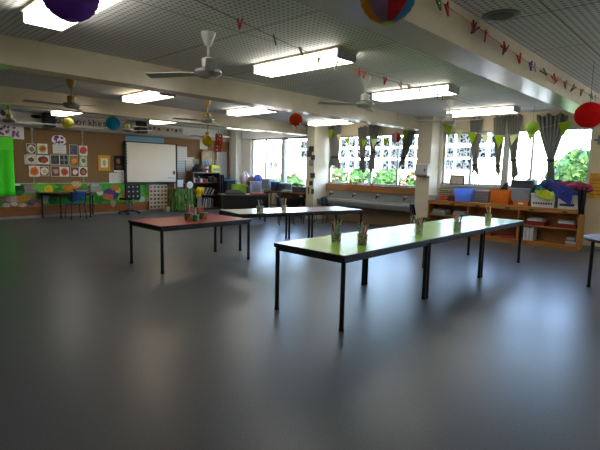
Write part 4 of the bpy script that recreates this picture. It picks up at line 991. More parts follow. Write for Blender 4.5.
x, z = bw(5, 113, YF); t = thing('poster', 'grey and white poster high on the wall behind the leftmost fan', 'poster', (x, YF, z-.12))
box('sheet', paper, (x-.2, YF, z-.12, x+.18, YF+.003, z+.10), t); MB().prism(blob(x-.05, z, .06, .08, 8, 2), lambda p, q, tt: (p, tt, q), YF-.002, YF).build('ink', mat('#30343c', .8), t)
x, z = bw(33, 116, YF); t = thing('poster', 'poster with a dark red car shape high on the back wall', 'poster', (x, YF, z-.1))
box('sheet', paper, (x-.20, YF, z-.08, x+.14, YF+.003, z+.06), t); MB().prism(blob(x+.06, z-.01, .13, .05, 9, 6, .15), lambda p, q, tt: (p, tt, q), YF-.003, YF).build('car_shape', mat('#5c1a22', .6), t)
# wall speaker and projector
xa, za = bw(46, 126.5, 13.0); xb, zb = bw(55.5, 112.5, 13.0)
t = thing('loudspeaker', 'black loudspeaker box high on the wall above food photos', 'speaker', ((xa+xb)/2, 13.1, za))
box('cabinet', black, (xa, 13.0, za, xb, 13.3, zb), t, bevel=.01); box('grille', mat('#1c1c1f', .8), (xa+.02, 12.99, za+.02, xb-.02, 13.0, zb-.02), t)
box('bracket', greymetal, ((xa+xb)/2-.03, 13.3, za+.1, (xa+xb)/2+.03, YW, za+.16), t)
xa, za = bw(137.5, 132.7, 12.9); xb, zb = bw(146, 121, 12.9)
t = thing('projector', 'black projector on a wall arm above the whiteboard', 'projector', ((xa+xb)/2, 12.95, za))
h = zb-za
box('body', black, (xa, 12.8, za, xb, 13.1, za+h*.46), t, bevel=.015); box('mount', black, (xa+.02, 12.85, za+h*.55, xb-.0, 13.05, zb), t, bevel=.01)
box('arm', white, (xa-.15, 12.92, za+h*.46, xb, 12.98, za+h*.55), t); box('wall_plate', white, (xb-.12, 12.98, za+h*.47, xb-.04, YW, za+h*.54), t)
MB().lathe([(.04, 0), (.04, .02)], (xb-.08, 12.78, za+h*.2), 14).build('lens', mat('#30343c', .1), t)
# whiteboard
Yb = 13.27
xa, za = bw(125.3, 183.2, Yb); xb, zb = bw(176.8, 144.2, Yb); zb = 2.165
wb_ = thing('whiteboard', 'large black framed whiteboard on the back wall', 'whiteboard', ((xa+xb)/2, Yb+.03, za))
box('surface', mat('#d8d0c6', .25, var=.02, scale=2, spec=.5), (xa+.03, Yb, za+.03, xb-.03, Yb+.05, zb-.03), wb_)
fm = MB(); fm.box(xa, Yb-.012, za, xb, Yb+.06, za+.035); fm.box(xa, Yb-.012, zb-.03, xb, Yb+.06, zb); fm.box(xa, Yb-.012, za, xa+.055, Yb+.06, zb); fm.box(xb-.045, Yb-.012, za, xb, Yb+.06, zb)
fm.build('frame', black, wb_)
box('tray', mat('#2a2a2d', .5), (xa+.1, Yb-.06, za-.012, xb-.1, Yb-.012, za+.01), wb_)
x, z = bw(174, 173, Yb); box('red_square', mat('#7a1f2c', .6), (x-.04, Yb-.004, z-.05, x+.04, Yb-.0, z+.06), wb_)
sc_ = MB()
for k in range(6): xx, zz = bw(168+k*1.2, 178+.4*math.sin(k*2), Yb); sc_.box(xx, Yb-.002, zz-.012, xx+.035, Yb, zz+.012-.01*(k % 2))
sc_.build('pen_marks', mat('#5a78b0', .7), wb_)
for k in range(7):
    zz = zb-.12-.09*k; box('menu_icon', mat('#6d7078', .6), (xa+.06, Yb-.002, zz-.02, xa+.085, Yb, zz+.02), wb_)
xa2, za2 = bw(125.5, 142, YB-.01); xb2, zb2 = bw(164, 136, YB-.01)
tag(box('paper_banner', mat('#6f9ab8', .85, var=.06), (xa2, YB-.012, 2.10, xb2, YB-.008, 2.33)), 'pale blue paper banner behind the top of the whiteboard', 'banner')
# picture chart below the whiteboard
xa, za = bw(149.5, 211, 13.30); xb, zb = bw(167, 184.5, 13.30)
ch_ = thing('picture_chart', 'white chart with rows of small pictures below whiteboard', 'chart', ((xa+xb)/2, 13.3, .08)); za = .08
box('panel', mat('#c3bfb2', .7), (xa, 13.29, za, xb, 13.305, zb), ch_)
cols6 = ['#8a3a3a', '#44506a', '#5a6a4a', '#a8824a', '#6a4a5c', '#3f4a4c']
for r in range(6):
    for k in range(5):
        x = xa+(xb-xa)*(.1+.2*k); z = za+(zb-za)*(.1+.16*r); box('picture_card', mat(cols6[(r*3+k) % 6], .7, var=.3, scale=30), (x-.035, 13.285, z-.035, x+.035, 13.29, z+.03), ch_)
    box('row_strip', paper, (xa+.01, 13.287, za+(zb-za)*(.1+.16*r)-.055, xb-.01, 13.29, za+(zb-za)*(.1+.16*r)-.045), ch_)
xa, _ = bw(167.5, 190, 13.33); xb, _ = bw(174, 190, 13.33)
tag(box('wooden_panel', orangewood, (xa, 13.32, .07, xb, 13.365, .92)), 'orange brown wooden panel between picture chart and green stand', 'panel')
x0_, _ = bw(166, 210, 13.1); tag(box('storage_box', mat('#b5ae9c', .6), (x0_, 13.05, .0, x0_+.24, 13.27, .14), bevel=.006), 'small cream box on the floor left of green stand', 'box')
# papers between whiteboard and bookcase
for i, (p0, q0, p1, q1, lab, cl) in enumerate([(177.5, 147, 187, 160, 'topmost white sheet pinned right of the whiteboard', '#c6c6c4'), (177.5, 160, 185, 172, 'white sheet with blue marks pinned beside the whiteboard edge', '#b9bcc2'), (186, 157.5, 194, 171, 'white sheet pinned between whiteboard and black bag', '#cbcac5'), (178.5, 172, 190, 181, 'grey sheet pinned low beside the whiteboard', '#9fa1a3'), (200, 140, 207.5, 149, 'white sheet pinned behind the yellow lantern', '#c2c0b6'), (192.5, 159, 199, 164, 'small grey sheet pinned left of the gold frame', '#a5a49e')]):
    sheet(p0, q0, p1, q1, lab, cl, 5, Y=YB-.012-.004*i, linecol=['#a5a6a8', '#6a7fb0', '#a8a698', '#6c6e70', '#b39a6a', '#77797a'][i])
for i, (p0, q0, p1, q1, lab, cl) in enumerate([(219, 152, 227, 178, 'tall white sheet pinned right of the yellow box', '#c9ccd6'), (215.5, 160, 222, 169, 'white sheet partly behind the tall sheet near yellow box', '#c6c9d0'), (231.2, 167, 235.5, 178, 'blue white leaflet pinned on the tan panel at far corner', '#aab4c8')]):
    sheet(p0, q0, p1, q1, lab, cl, 5, Y=(YB-.012-.005*i) if i < 2 else YB-.012)
# ------------------------------------------------------------------ left desk and chair
dk = thing('trapezoid_table', 'dark trapezoid table against the painted mural', 'table', (4.75, 12.98, 0))
poly = [(3.93, 13.32), (5.50, 13.32), (5.15, 12.68), (4.25, 12.68)]
MB().prism(poly, lambda p, q, t: (p, q, t), .655, .68).build('tabletop', darkwood, dk)
MB().prism([(4.01, 13.29), (5.42, 13.29), (5.11, 12.72), (4.29, 12.72)], lambda p, q, t: (p, q, t), .60, .655).build('frame', blackmetal, dk)
for X, Y in ((4.05, 13.26), (5.37, 13.26), (5.09, 12.74), (4.33, 12.74)): MB().tube([(X, Y, 0), (X, Y, .62)], .02, 8).build('leg', blackmetal, dk)
def make_chair(col, legm=blackmetal, name='school_chair'):
    root = thing(name, '', 'chair', (0, 0, 0)); m_ = mat(col, .6, var=.06, scale=6, spec=.2)
    MB().grid(10, 10, lambda u_, v_: (-.20+.40*u_, -.19+.39*v_, .40-.02*math.sin(PI*u_)*math.sin(PI*v_)+.01*(2*v_-1)**2)).build('seat', m_, root, smooth=True, solid=.012)
    MB().grid(10, 8, lambda u_, v_: (-.20+.40*u_, -.20-.05*v_-.05*math.sin(PI*u_)+.04, .50+.24*v_)).build('backrest', m_, root, smooth=True, solid=.012)
    for sx_ in (-1, 1):
        for sy_ in (-1, 1):
            MB().tube([(sx_*.20, sy_*.19, .012), (sx_*.165, sy_*.15, .395)], .0115, 8).build('leg', legm, root)
    for sx_ in (-1, 1): MB().tube([(sx_*.165, -.15, .39), (sx_*.17, -.215, .50), (sx_*.17, -.235, .72)], .0115, 8).build('back_post', legm, root)
    return root
cb_p = make_chair('#2b4a86'); u = []
place(cb_p, u, (4.62, 12.52, 0), .05, 'blue plastic chair pushed up to the trapezoid table')
q = at(286.5, 196.5, z=.74); place(cb_p, u, (q.x, q.y, 0), PI+.9, 'blue plastic chair behind the pale tables near window desk')
cn = make_chair('#0b0d18'); u = []
q = at(309, 195.5, z=.74); place(cn, u, (q.x-.25, q.y-.25, 0), PI+.9, 'dark navy chair back in front of the far pillar')
q = at(320, 198, z=.70); place(cn, u, (9.38, 7.72, 0), PI+.4, 'dark navy chair standing at left end of the sink trough')
place(cn, u, (9.28, 5.02, 0), PI+.7, 'dark navy chair between the cream pillar and the pine shelf')
# small books on the trapezoid table
for k in range(3): tag(box('book', mat(['#6a4a38', '#8a8474', '#5c5f58'][k], .7), (4.85-.02*k, 13.0, .68+k*.03, 5.15-.01*k, 13.2, .707+k*.03)), ['lowest', 'middle', 'topmost'][k]+' book of the small pile on trapezoid table', 'book', 'books on the trapezoid table')
xq = at(95, 192, y=13.15).x
rk = thing('book_rack', 'grey box of magazines at right end of the trapezoid table', 'box', (xq, 13.15, .68))
tub(MB(), xq-.16, xq+.14, 13.05, 13.25, .682, .84, .04).build('body', mat('#8a8c86', .6), rk)
box('dividers', mat('#a3a49c', .7), (xq-.12, 13.09, .70, xq+.10, 13.21, .90), rk)
# black swivel chair with dotted back
q = at(131, 213.5, z=0); qx, qy = q.x, q.y-.24
sc2 = thing('swivel_chair', 'black swivel chair with pale dots on its back under the whiteboard', 'chair', (qx, qy, 0))
xa = at(124.5, 190, y=qy).x; xb = at(140, 190, y=qy).x; cx = (xa+xb)/2
box('backrest', black, (xa, qy-.05, .46, xb, qy-.01, .90), sc2, bevel=.02)
for r in range(3):
    for k in range(3): MB().obox((xa+(xb-xa)*(.22+.28*k), qy-.053, .54+.14*r), (.02, 0, 0), (0, .003, 0), (0, 0, .02)).build('dot', mat('#a9aca8', .5), sc2)
box('seat', black, (xa, qy+.0, .42, xb, qy+.38, .48), sc2, bevel=.02)
MB().tube([(cx, qy+.18, .06), (cx, qy+.18, .43)], .03, 10).build('column', greymetal, sc2)
MB().tube([(cx, qy-.03, .30), (cx, qy-.03, .47)], .018, 8).build('back_stem', greymetal, sc2); MB().tube([(cx, qy-.03, .30), (cx, qy+.18, .40)], .018, 8).build('back_arm', greymetal, sc2)
for k in range(5):
    an = k*2*PI/5+.3; e = (cx+.30*math.cos(an), qy+.18+.30*math.sin(an)); MB().tube([(cx, qy+.18, .10), (*e, .07)], [.028, .018], 8).build('foot_arm', blackmetal, sc2)
    MB().tube([(e[0]-.02, e[1], .03), (e[0]+.02, e[1], .03)], .03, 10).build('castor', black, sc2)
# ------------------------------------------------------------------ green draped stand
yF = 12.78; xa = at(175, 200, y=yF).x; xb = at(195, 200, y=yF).x; cx = (xa+xb)/2; zt = at(185, 189, y=yF).z
gd = thing('draped_stand', 'small stand draped in green leafy fabric', 'table', (cx, yF+.2, 0))
n = 90
def skirt(u_, v_):
    an = 2*PI*u_; k = 1+.05*math.sin(an*13+.4)*(1-v_*.6)+.02*math.sin(an*31); k *= 1.0+.04*(1-v_)
    ex = 3.2; c_, s_ = math.cos(an), math.sin(an); rr_ = (abs(c_)**ex+abs(s_)**ex)**(-1/ex)
    return (cx+(xb-xa)/2*c_*rr_*k, yF+.22+.22*s_*rr_*k, .01+(zt-.01)*v_)
MB().grid(n+1, 14, skirt).build('drape', spots('#3c5a2a', ['#5b7a3a', '#27401f', '#7d9a5a', '#4a6b34'], 22, .3, .9, 'leafy_cloth', aniso=(1, 1, .3)), gd, smooth=True, solid=.008)
box('top', mat('#4d6a35', .9), (xa+.02, yF+.02, zt-.01, xb-.02, yF+.42, zt+.004), gd)
gl_ = MB(); rr = random.Random(5)
for k in range(160):
    x = rr.uniform(xa, xb); z = rr.uniform(.1, zt); l = rr.uniform(.05, .12); gl_.add([(x-.012, yF-.025, z), (x+.012, yF-.03, z), (x+rr.uniform(-.02, .02), yF-.045, z-l)], [(0, 1, 2)])
o_ = gl_.build('leaf_strips', mat('#4c7a2c', .8, var=.4, scale=9), gd); o_['kind'] = 'stuff'
xf0, xf1 = at(176.5, 183, y=yF+.15).x, at(184, 183, y=yF+.15).x
t = thing('framed_picture', 'small dark framed white picture on the green stand', 'frame', ((xf0+xf1)/2, yF+.15, zt)); zf = zt+.005
box('frame', mat('#241d1c', .5), (xf0, yF+.15, zf, xf1, yF+.17, zf+.32), t); box('picture', mat('#b9bcc0', .6), (xf0+.035, yF+.146, zf+.05, xf1-.035, yF+.15, zf+.29), t)
box('stand', mat('#241d1c', .5), ((xf0+xf1)/2-.02, yF+.17, zf, (xf0+xf1)/2+.02, yF+.25, zf+.18), t)
xp = at(190, 186, y=yF+.12).x
t = thing('plate', 'white round plate propped on the green stand', 'plate', (xp, yF+.12, zt))
def disc(r, y0, y1): 
    mb = MB(); mb.prism([(xp+r*math.cos(2*PI*k/24), zt+.125+r*math.sin(2*PI*k/24)) for k in range(24)], lambda p, q, tt: (p, tt, q), y0, y1); return mb
disc(.115, yF+.12, yF+.13).build('rim', mat('#cdd3d4', .35), t); disc(.075, yF+.115, yF+.12).build('well', mat('#bcc4c6', .35), t)
xr = at(186, 187, y=yF+.1).x
tag(box('book', mat('#7a1c36', .6), (xr-.03, yF+.09, zt+.005, xr+.03, yF+.24, zt+.17)), 'small crimson book standing between frame and plate', 'book')

# ------------------------------------------------------------------ bookcase
yf, yb = 12.93, 13.30; bx0, bx1 = at(193, 190, y=yf).x, at(220, 190, y=yf).x; BZ = 1.235
bc = thing('bookcase', 'dark brown wooden bookcase by the far corner', 'bookcase', ((bx0+bx1)/2, (yf+yb)/2, 0))
for x in (bx0, bx1-.035): box('side_panel', darkwoodv, (x, yf, 0, x+.035, yb, BZ), bc)
box('top', darkwood, (bx0-.01, yf-.01, BZ, bx1+.01, yb, BZ+.03), bc); box('back_panel', mat('#33251a', .7), (bx0+.035, yb-.012, .05, bx1-.035, yb, BZ), bc)
SZ = [.07, .50, .93]
for z in SZ: box('shelf_board', darkwood, (bx0+.035, yf+.01, z-.025, bx1-.035, yb-.012, z), bc)
box('plinth', darkwood, (bx0+.035, yf+.03, 0, bx1-.035, yb, .045), bc)
# jars on the top shelf
xs = [(.10, '#c9c9c6', .05, .17, 'white jar'), (.19, '#8a1f24', .045, .13, 'dark red tin'), (.29, '#3d4a66', .04, .19, 'blue bottle'), (.37, '#c2c0bc', .045, .14, 'pale tin'), (.47, '#a52228', .05, .13, 'bright red tin'), (.57, '#a52a2c', .04, .11, 'short red tin'), (.68, '#26262c', .06, .20, 'black box shaped jar'), (.80, '#30323a', .055, .22, 'tall dark canister'), (.90, '#6a6058', .045, .16, 'brownish jar')]
bw_ = bx1-bx0
for k, cl, r, h, lab in xs:
    x = bx0+bw_*k+.0; x = min(max(x, bx0+.04+r), bx1-.04-r); p = (x, yf+.12, SZ[2])
    t = thing('jar', lab+' on the top shelf of the dark bookcase', 'jar', p, 'jars and tins in the dark bookcase')
    MB().lathe([(r*.95, 0), (r, .01), (r, h-.03), (r*.7, h-.015)], p, 16).build('body', mat(cl, .4), t, smooth=True); MB().lathe([(r*.75, h-.016), (r*.75, h)], p, 16).build('lid', mat('#8d8c88', .4), t)
# slanted binders and upright magazines
cl2 = ['#1b1c22', '#9aa0a8', '#22242c', '#b9bcc2', '#2b2c33', '#8c8f99', '#16171c', '#c2c4c8', '#1e2028']
for k, cl in enumerate(cl2):
    a_ = math.radians(32); x = bx0+.30+k*.068; b0 = Vector((x, yf+.14, SZ[1]+.014)); u_ = Vector((math.sin(a_), 0, math.cos(a_)))*.135; w_ = Vector((math.cos(a_), 0, -math.sin(a_)))*.011
    if x+.30 > bx1-.02: u_ = u_*.75
    c_ = b0+u_+Vector((0, 0, .0)); tag(MB().obox(c_, w_, (0, .11, 0), u_).build('binder', mat(cl, .5)), ['black', 'pale grey', 'black', 'white', 'black', 'grey', 'black', 'white', 'black'][k]+' binder leaning right, %s from the left on the middle shelf' % ORD[k], 'binder', 'leaning binders in the dark bookcase')
cl3 = ['#2a2c36', '#c3c6cc', '#14151a', '#8b2a30', '#a9adb4', '#22242a', '#d0d2d4', '#33353d', '#8a8d94', '#17181c', '#b5b8be', '#2c2e36', '#6f727a', '#1a1b20']
cn3 = ['dark blue', 'white', 'black', 'dark red', 'pale grey', 'black', 'white', 'charcoal', 'grey', 'black', 'pale grey', 'charcoal', 'grey', 'black']
for k, cl in enumerate(cl3):
    a_ = math.radians(7); x = bx0+.27+k*.042; u_ = Vector((math.sin(a_), 0, math.cos(a_)))*(.15+.012*(k % 3)); w_ = Vector((math.cos(a_), 0, -math.sin(a_)))*.015
    tag(MB().obox(Vector((x, yf+.15, SZ[0]+.004))+u_, w_, (0, .12, 0), u_).build('magazine', mat(cl, .5)), cn3[k]+' magazine, %s from the left on the bottom bookcase shelf' % ORD[k], 'magazine', 'magazines in the dark bookcase')
# pale blue cloth hanging at left front, and yellow cloth flowers
xc = at(199.5, 200, y=yf-.03).x
t = MB().grid(12, 10, lambda u_, v_: (xc-.09+.18*u_, yf-.03-.015*math.sin(u_*16), .08+.42*v_)).build('cloth', mat('#7d97a8', .85), smooth=True, solid=.006); tag(t, 'pale blue cloth hanging on lower left of dark bookcase', 'cloth')
q = at(199.5, 192.5, y=yf-.10); t = thing('toy_bundle', 'bright yellow cloth bundle hanging on the bookcase front', 'toy', (q.x, q.y, q.z-.2))
for i, (dx, dz, r) in enumerate(((-.05, .07, .09), (.09, .08, .085), (-.04, -.10, .085), (.02, .0, .08), (.14, -.0, .06))):
    MB().ball((q.x+dx, q.y+.02*i-.03, q.z+dz), r, r*.7, r*1.15, 14, 10, lambda th, ph: 1+.12*math.sin(5*ph+3*th)).build('lobe', mat('#d9b400', .8, var=.15), t, smooth=True)
MB().tube([(q.x, q.y, q.z+.1), (q.x, yf, q.z+.2)], .006, 6).build('loop', mat('#b89a10', .8), t)
# things on the bookcase
TZ = BZ+.031
xk = at(198, 169, y=13.1).x
t = thing('bag', 'black cap shaped bag on the left end of the bookcase', 'bag', (xk, 13.08, TZ))
MB().ball((xk, 13.1, TZ+.12), .19, .13, .13, 20, 12, lambda th, ph: 1+.08*math.sin(3*ph)+.05*math.sin(5*th)).build('body', mat('#15151a', .6), t, smooth=True)
MB().ball((xk-.16, 13.02, TZ+.05), .16, .07, .03, 16, 8).build('flap', mat('#2a2a30', .6), t, smooth=True)
t = thing('paper_sheet', 'small white booklet under the black bag on bookcase', 'paper', (xk+.05, 12.95, TZ))
box('sheet', paper, (xk-.08, 12.935, TZ, xk+.18, 13.02, TZ+.006), t); box('fold', mat('#b7b8ba', .8), (xk-.08, 12.935, TZ+.006, xk+.05, 13.0, TZ+.010), t)
xg0, xg1 = at(201.5, 160, y=13.22).x, at(213.5, 160, y=13.22).x; zg = at(207, 150.5, y=13.22).z
t = thing('framed_picture', 'gold framed picture standing on the bookcase', 'frame', ((xg0+xg1)/2, 13.22, TZ))
fm = MB(); w = .055; fm.box(xg0, 13.20, TZ, xg1, 13.24, TZ+w); fm.box(xg0, 13.20, zg-w, xg1, 13.24, zg); fm.box(xg0, 13.20, TZ, xg0+w, 13.24, zg); fm.box(xg1-w, 13.20, TZ, xg1, 13.24, zg)
fm.build('frame', mat('#8a6526', .4), t); box('picture', mat('#8f8260', .5, var=.5, scale=6), (xg0+w, 13.215, TZ+w, xg1-w, 13.23, zg-w), t)
xw = at(206.5, 170, y=13.02).x
t = thing('cup', 'white cup with a red band in front of gold frame', 'cup', (xw, 13.02, TZ)); MB().lathe([(.055, 0), (.07, .20), (.063, .20), (.05, .01)], (xw, 13.02, TZ), 18).build('body', mat('#c9ccd6', .4), t, smooth=True)
MB().lathe([(.0595, .06), (.066, .13)], (xw, 13.02, TZ), 18, caps=False).build('band', mat('#a32a30', .4), t, smooth=True)
rr = random.Random(3); fl = MB(); stm = MB()
for k in range(14):
    p = (xw+rr.uniform(-.11, .11), 13.02+rr.uniform(-.04, .04), TZ+.26+rr.uniform(0, .14)); fl.ball(p, .035, .035, .03, 8, 6); stm.tube([(xw, 13.02, TZ+.03), p], .004, 4)
fl_root = thing('flower_bunch', 'pale blue flowers standing in the red banded cup', 'flowers', (xw, 13.02, TZ+.03)); fl.build('blossoms', mat('#8fa6d8', .8), fl_root, smooth=True); stm.build('stems', mat('#4d6a3a', .8), fl_root)
xy0, xy1 = at(211, 170, y=13.0).x, at(219.5, 170, y=13.0).x
t = thing('box', 'yellow box with a grey panel at right end of bookcase', 'box', ((xy0+xy1)/2, 13.02, TZ)); box('body', mat('#c6c22c', .5), (xy0, 12.96, TZ, xy1, 13.12, TZ+.23), t, bevel=.008); box('panel', mat('#6c7568', .4), (xy0+.07, 12.955, TZ+.05, xy1-.03, 12.962, TZ+.15), t)
box('lid', mat('#d2ce3e', .5), (xy0-.005, 12.955, TZ+.23, xy1+.005, 13.125, TZ+.25), t)

# ------------------------------------------------------------------ teacher desk
DZ = .74
tx0, tx1, ty0, ty1 = 7.95, 9.70, 10.30, 11.15
dA = at(224.5, 196, z=DZ); dB = at(267.5, 192, z=DZ)
dA = at(222, 196, d=11.9); dB = at(267.5, 194, d=12.3)
td = thing('desk', 'dark teacher desk in front of the far windows', 'desk', ((dA.x+dB.x)/2, (dA.y+dB.y)/2, 0))
du = Vector((dB.x-dA.x, dB.y-dA.y, 0)); L = du.length; du.normalize(); dn = Vector((-du.y, du.x, 0))
if dn.dot(Vector((1, 1, 0))) < 0: dn = -dn
def D(s, w, z): return Vector((dA.x, dA.y, 0)) + du*s + dn*w + Vector((0, 0, z))
def dbox(name, material, s0, w0, z0, s1, w1, z1, parent=None, bevel=0):
    mb = MB().obox(D((s0+s1)/2, (w0+w1)/2, (z0+z1)/2), du*((s1-s0)/2), dn*((w1-w0)/2), Vector((0, 0, (z1-z0)/2))); return mb.build(name, material, parent, bevel=bevel)
brn = mat('#4a3326', .4)
dbox('top', mat('#57443a', .3, spec=.5), 0, 0, DZ-.035, L, .70, DZ, td, .004); dbox('front_panel', black, .03, .03, .22, L-.03, .05, DZ-.036, td)
for s in (.03, L-.06): 
    for w in (.06, .62): dbox('leg', blackmetal, s, w, 0, s+.035, w+.035, DZ-.036, td)
dbox('drawer_unit', mat('#1d1b1b', .5), .07, .10, .12, .45, .62, DZ-.037, td)
# items on the desk
def on_desk(px): 
    best = min((abs((lambda d_: 300+FPX*d_.dot(RGT)/d_.dot(FWD))(D(L*k/60, .2, DZ)-EYEP)-px), L*k/60) for k in range(61)); return best[1]
s0, s1 = on_desk(225), on_desk(244)
for k in range(4): tag(dbox('paper_stack', mat(['#46474a', '#55565a', '#6b6c6e', '#505255'][k], .8), s0+.02*k, .06, DZ+.002+k*.028, s1-.04*k, .34, DZ+.028+k*.028), ['lowest', 'second', 'third', 'topmost'][k]+' dark paper stack at left of the teacher desk', 'papers', 'dark paper stacks on the desk')
s0, s1 = on_desk(234), on_desk(248)
t = thing('bag', 'lime green bag standing behind papers on teacher desk', 'bag', tuple(D((s0+s1)/2, .48, DZ))); dbox('body', mat('#86c02a', .7, var=.15), s0, .40, DZ+.002, s1, .56, DZ+.26, t, .03)
MB().tube([D(s0+.12, .48, DZ+.24), D(s0+.14, .48, DZ+.33), D(s1-.14, .48, DZ+.33), D(s1-.12, .48, DZ+.24)], .01, 6).build('handle', mat('#5f9a1c', .7), t)
s0, s1 = on_desk(251.5), on_desk(261)
t = thing('storage_box', 'clear container with purple contents on the teacher desk', 'box', tuple(D((s0+s1)/2, .3, DZ)))
dbox('contents', mat('#6a5a94', .7, var=.4, scale=20), s0+.06, .22, DZ+.012, s1-.02, .38, DZ+.26, t); dbox('body', thin('#c3c9d6', .4, clear=.6), s0, .18, DZ+.002, s1, .42, DZ+.33, t)
dbox('lid', thin('#d2d7e0', .3, clear=.2), s0-.01, .17, DZ+.33, s1+.01, .43, DZ+.35, t)
s0, s1 = on_desk(247), on_desk(266)
tag(dbox('folder', mat('#8a2838', .6), s0+.05, .02, DZ+.002, s1-.02, .16, DZ+.03), 'dark red folder on front right of teacher desk', 'folder')
tag(dbox('folder', mat('#b98c6a', .6), s0+.10, .03, DZ+.031, s1-.10, .15, DZ+.05), 'tan folder lying on the dark red folder', 'folder')
s0, s1 = on_desk(263.5), on_desk(267.4)
tag(dbox('note_pad', mat('#a9c46a', .7), s0-.04, .34, DZ+.002, s1-.02, .38, DZ+.12), 'small pale green note pad standing on teacher desk', 'note pad')
# desk chair behind, dark hanging coat on a hook near bookcase
xc = at(222.5, 190, y=12.7).x
t = thing('coat', 'black coat hanging beside the bookcase right side', 'coat', (xc, 12.75, .45)); MB().grid(14, 12, lambda u_, v_: (xc-.13+.26*u_*(1-.3*v_)+.04*v_, 12.75-.04*math.sin(u_*13)*(1-.5*v_), .25+.95*v_)).build('cloth', mat('#121318', .85), t, smooth=True, solid=.03)
MB().tube([(xc, 12.75, 1.18), (xc, 12.8, 1.26), (xc, 12.9, 1.24)], .008, 6).build('hook', greymetal, t)
xc0, xc1 = at(221, 182, y=12.6).x, at(238, 182, y=12.6).x
bn = thing('side_table', 'low dark cabinet under the blue cloth in far corner', 'cabinet', ((xc0+xc1)/2, 12.9, 0)); xc0 = max(xc0, bx1+.05)
box('body', mat('#1b1a1c', .5), (xc0+.02, 12.72, 0, xc1-.02, 13.15, .98), bn); box('door', mat('#232225', .45), (xc0+.05, 12.70, .06, xc1-.05, 12.72, .94), bn)
tag(MB().grid(16, 8, lambda u_, v_: (xc0+(xc1-xc0)*u_, 12.62+.5*v_, .985+.05*abs(math.sin(u_*7))*v_+.03*math.sin(u_*11+v_*3)**2)).build('cloth', mat('#2f7fc2', .8, var=.15), smooth=True, solid=.01), 'bright blue cloth spread on the dark corner cabinet', 'cloth')

# ------------------------------------------------------------------ window desk
wx0, wx1 = 9.62, 10.36; wy1 = at(268.5, 191, x=wx0).y; wy0 = max(at(305, 191, x=wx0).y, 9.06); WZ = .76
wd = thing('desk', 'long wooden desk under the far windows', 'desk', ((wx0+wx1)/2, (wy0+wy1)/2, 0))
box('top', midwood, (wx0, wy0, WZ-.035, wx1, wy1, WZ), wd, bevel=.004)
for px in (277, 302): yy = max(at(px, 200, x=wx0).y, wy0+.04); box('leg', wood('#8d6236', '#6f4a26', axis='Z'), (wx0+.02, yy-.035, 0, wx0+.07, yy+.035, WZ-.035), wd)
for yy in (wy0+.06, wy1-.06): box('leg', midwood, (wx1-.08, yy-.03, 0, wx1-.03, yy+.03, WZ-.035), wd)
yd0, yd1 = at(299, 200, x=wx0+.05).y, at(280, 200, x=wx0+.05).y
box('drawer', mat('#2c211a', .5), (wx0+.05, yd0, WZ-.20, wx1-.1, yd1, WZ-.036), wd); box('drawer_handle', chrome, (wx0+.035, (yd0+yd1)/2-.1, WZ-.12, wx0+.05, (yd0+yd1)/2+.1, WZ-.10), wd); box('rail', midwood, (wx0+.03, yd1, .30, wx0+.06, wy1-.02, .36), wd); box('modesty_panel', mat('#3a2c22', .6), (wx1-.04, wy0+.1, .2, wx1-.02, wy1-.1, WZ-.036), wd)
def wy(px, X): return at(px, 188, x=X).y
def witem(name, label, cat, px0, px1, x0_, x1_, h, material, z=WZ, lid=None, group=None):
    t = thing(name, label, cat, ((x0_+x1_)/2, (wy(px0, x0_)+wy(px1, x0_))/2, z), group)
    box('body', material, (x0_, wy(px1, x0_)+.01, z+.002, x1_, wy(px0, x0_)-.01, z+h), t, bevel=.006)
    if lid: box('lid', lid, (x0_-.008, wy(px1, x0_), z+h, x1_+.008, wy(px0, x0_), z+h+.02), t)
    return t
witem('storage_box', 'navy blue crate at left of the window desk', 'box', 270.5, 274.5, 9.75, 10.05, .26, mat('#27375f', .5), lid=mat('#2f4274', .5))
witem('storage_box', 'slate blue tub in the middle of the window desk', 'box', 275, 285, 9.9, 10.2, .20, mat('#39465c', .5), lid=mat('#4a586f', .5))
witem('storage_box', 'dark grey tub at right of the window desk', 'box', 292, 304, 9.75, 10.05, .15, mat('#3f444c', .5), lid=mat('#54585f', .5))
witem('paper_stack', 'pile of white papers on the front of window desk', 'papers', 281, 291, 9.66, 9.86, .05, mat('#a9a290', .8))
witem('paper_stack', 'white papers lying on the slate blue tub', 'papers', 276, 286, 9.95, 10.15, .04, paper, z=WZ+.222)
q0, q1 = wy(294, 9.95), wy(303, 9.95)
tag(MB().grid(14, 8, lambda u_, v_: (9.80+.25*v_, q1+(q0-q1)*u_, WZ+.19+.09*math.sin(PI*u_)*math.sin(PI*min(1, v_+.2))+.015*math.sin(u_*12))).build('cloth', mat('#3fa62a', .8, var=.2), smooth=True, solid=.01), 'bright green cloth heaped on the dark grey tub', 'cloth')
# computer on the far left of the window desk
mo = thing('monitor', 'old grey computer monitor at far end of window desk', 'monitor', (9.95, wy(264.5, 9.8)-.0, WZ)); cy_ = wy(264.8, 9.8); 
st_ = thing('side_table', 'small dark stand holding the old grey monitor', 'table', (9.95, cy_, 0)); box('top', brn, (9.68, cy_-.24, .68, 10.30, cy_+.24, .72), st_)
for dx in (9.72, 10.24):
    for dy in (-.2, .18): box('leg', blackmetal, (dx, cy_+dy, 0, dx+.03, cy_+dy+.03, .68), st_)
mo.location = (9.95, cy_, .72); mo['_o'] = (9.95, cy_, .72)
box('casing', mat('#9aa3ad', .5), (9.80, cy_-.20, .77, 10.10, cy_+.20, 1.12), mo, bevel=.02); box('screen', mat('#6f8294', .2), (9.795, cy_-.16, .82, 9.80, cy_+.16, 1.08), mo); box('foot', mat('#8a939c', .5), (9.85, cy_-.12, .722, 10.05, cy_+.12, .77), mo)
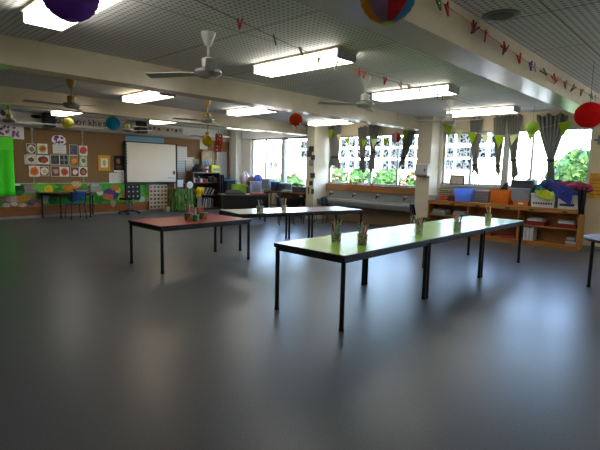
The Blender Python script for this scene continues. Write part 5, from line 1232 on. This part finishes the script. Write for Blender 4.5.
# low cupboard under the far left window end, with bundles on it
lc = thing('cupboard', 'low dark cupboard between desk clutter and far left window', 'cupboard', (10.1, 11.85, 0))
box('body', mat('#4a4038', .6), (9.9, 11.3, 0, 10.36, 12.42, .82), lc); box('door', mat('#564a40', .5), (9.885, 11.34, .06, 9.9, 11.85, .78), lc); box('door', mat('#564a40', .5), (9.885, 11.87, .06, 9.9, 12.38, .78), lc)
for i, (yy, r, h, cl, lab) in enumerate(((12.2, .17, .24, '#c9c2cc', 'white and mauve bundle at the left end of the low cupboard'), (11.85, .16, .16, '#6a4f4a', 'brown bundle in the middle of the low cupboard'), (11.5, .16, .2, '#4c62c8', 'royal blue bundle at the right end of the low cupboard'))):
    tag(MB().ball((10.1, yy, .825+h), r*.9, r, h, 22, 14, lambda th, ph: 1+.14*math.sin(4*ph+2*th+i)*math.sin(3*th)+.10*math.sin(7*ph+i)).build('toy_bundle', mat(cl, .8, var=.2), smooth=True), lab, 'toy')

# ------------------------------------------------------------------ light from outside
w = bpy.data.worlds.new('sky'); scene.world = w; w.use_nodes = True; nt = w.node_tree; nt.nodes.clear()
sk_ = nt.nodes.new('ShaderNodeTexSky'); sk_.sky_type = 'NISHITA'; sk_.sun_disc = False; sk_.sun_elevation = math.radians(48); sk_.sun_rotation = math.radians(235); sk_.dust_density = 1.2; sk_.air_density = 1.0
bg = nt.nodes.new('ShaderNodeBackground'); bg.inputs[1].default_value = 5.0; ou = nt.nodes.new('ShaderNodeOutputWorld')
nt.links.new(sk_.outputs[0], bg.inputs[0]); nt.links.new(bg.outputs[0], ou.inputs[0])
sd = bpy.data.lights.new('sun', 'SUN'); sd.energy = 12; sd.angle = math.radians(.6); sd.color = (1, .95, .86); so = bpy.data.objects.new('sun', sd); C.objects.link(so)
so.location = (-8, -8, 20); so.rotation_euler = Vector((.55, .35, -.85)).to_track_quat('-Z', 'Y').to_euler()

vs = scene.view_settings; vs.view_transform = 'Standard'; vs.look = 'None'; vs.gamma = 1; vs.exposure = -0.35; vs.use_curve_mapping = False
cy = scene.cycles; cy.max_bounces = 8; cy.diffuse_bounces = 5; cy.glossy_bounces = 3; cy.transparent_max_bounces = 12; cy.sample_clamp_indirect = 6; cy.use_denoising = True
for o in bpy.data.objects:
    if '_o' in o: del o['_o']
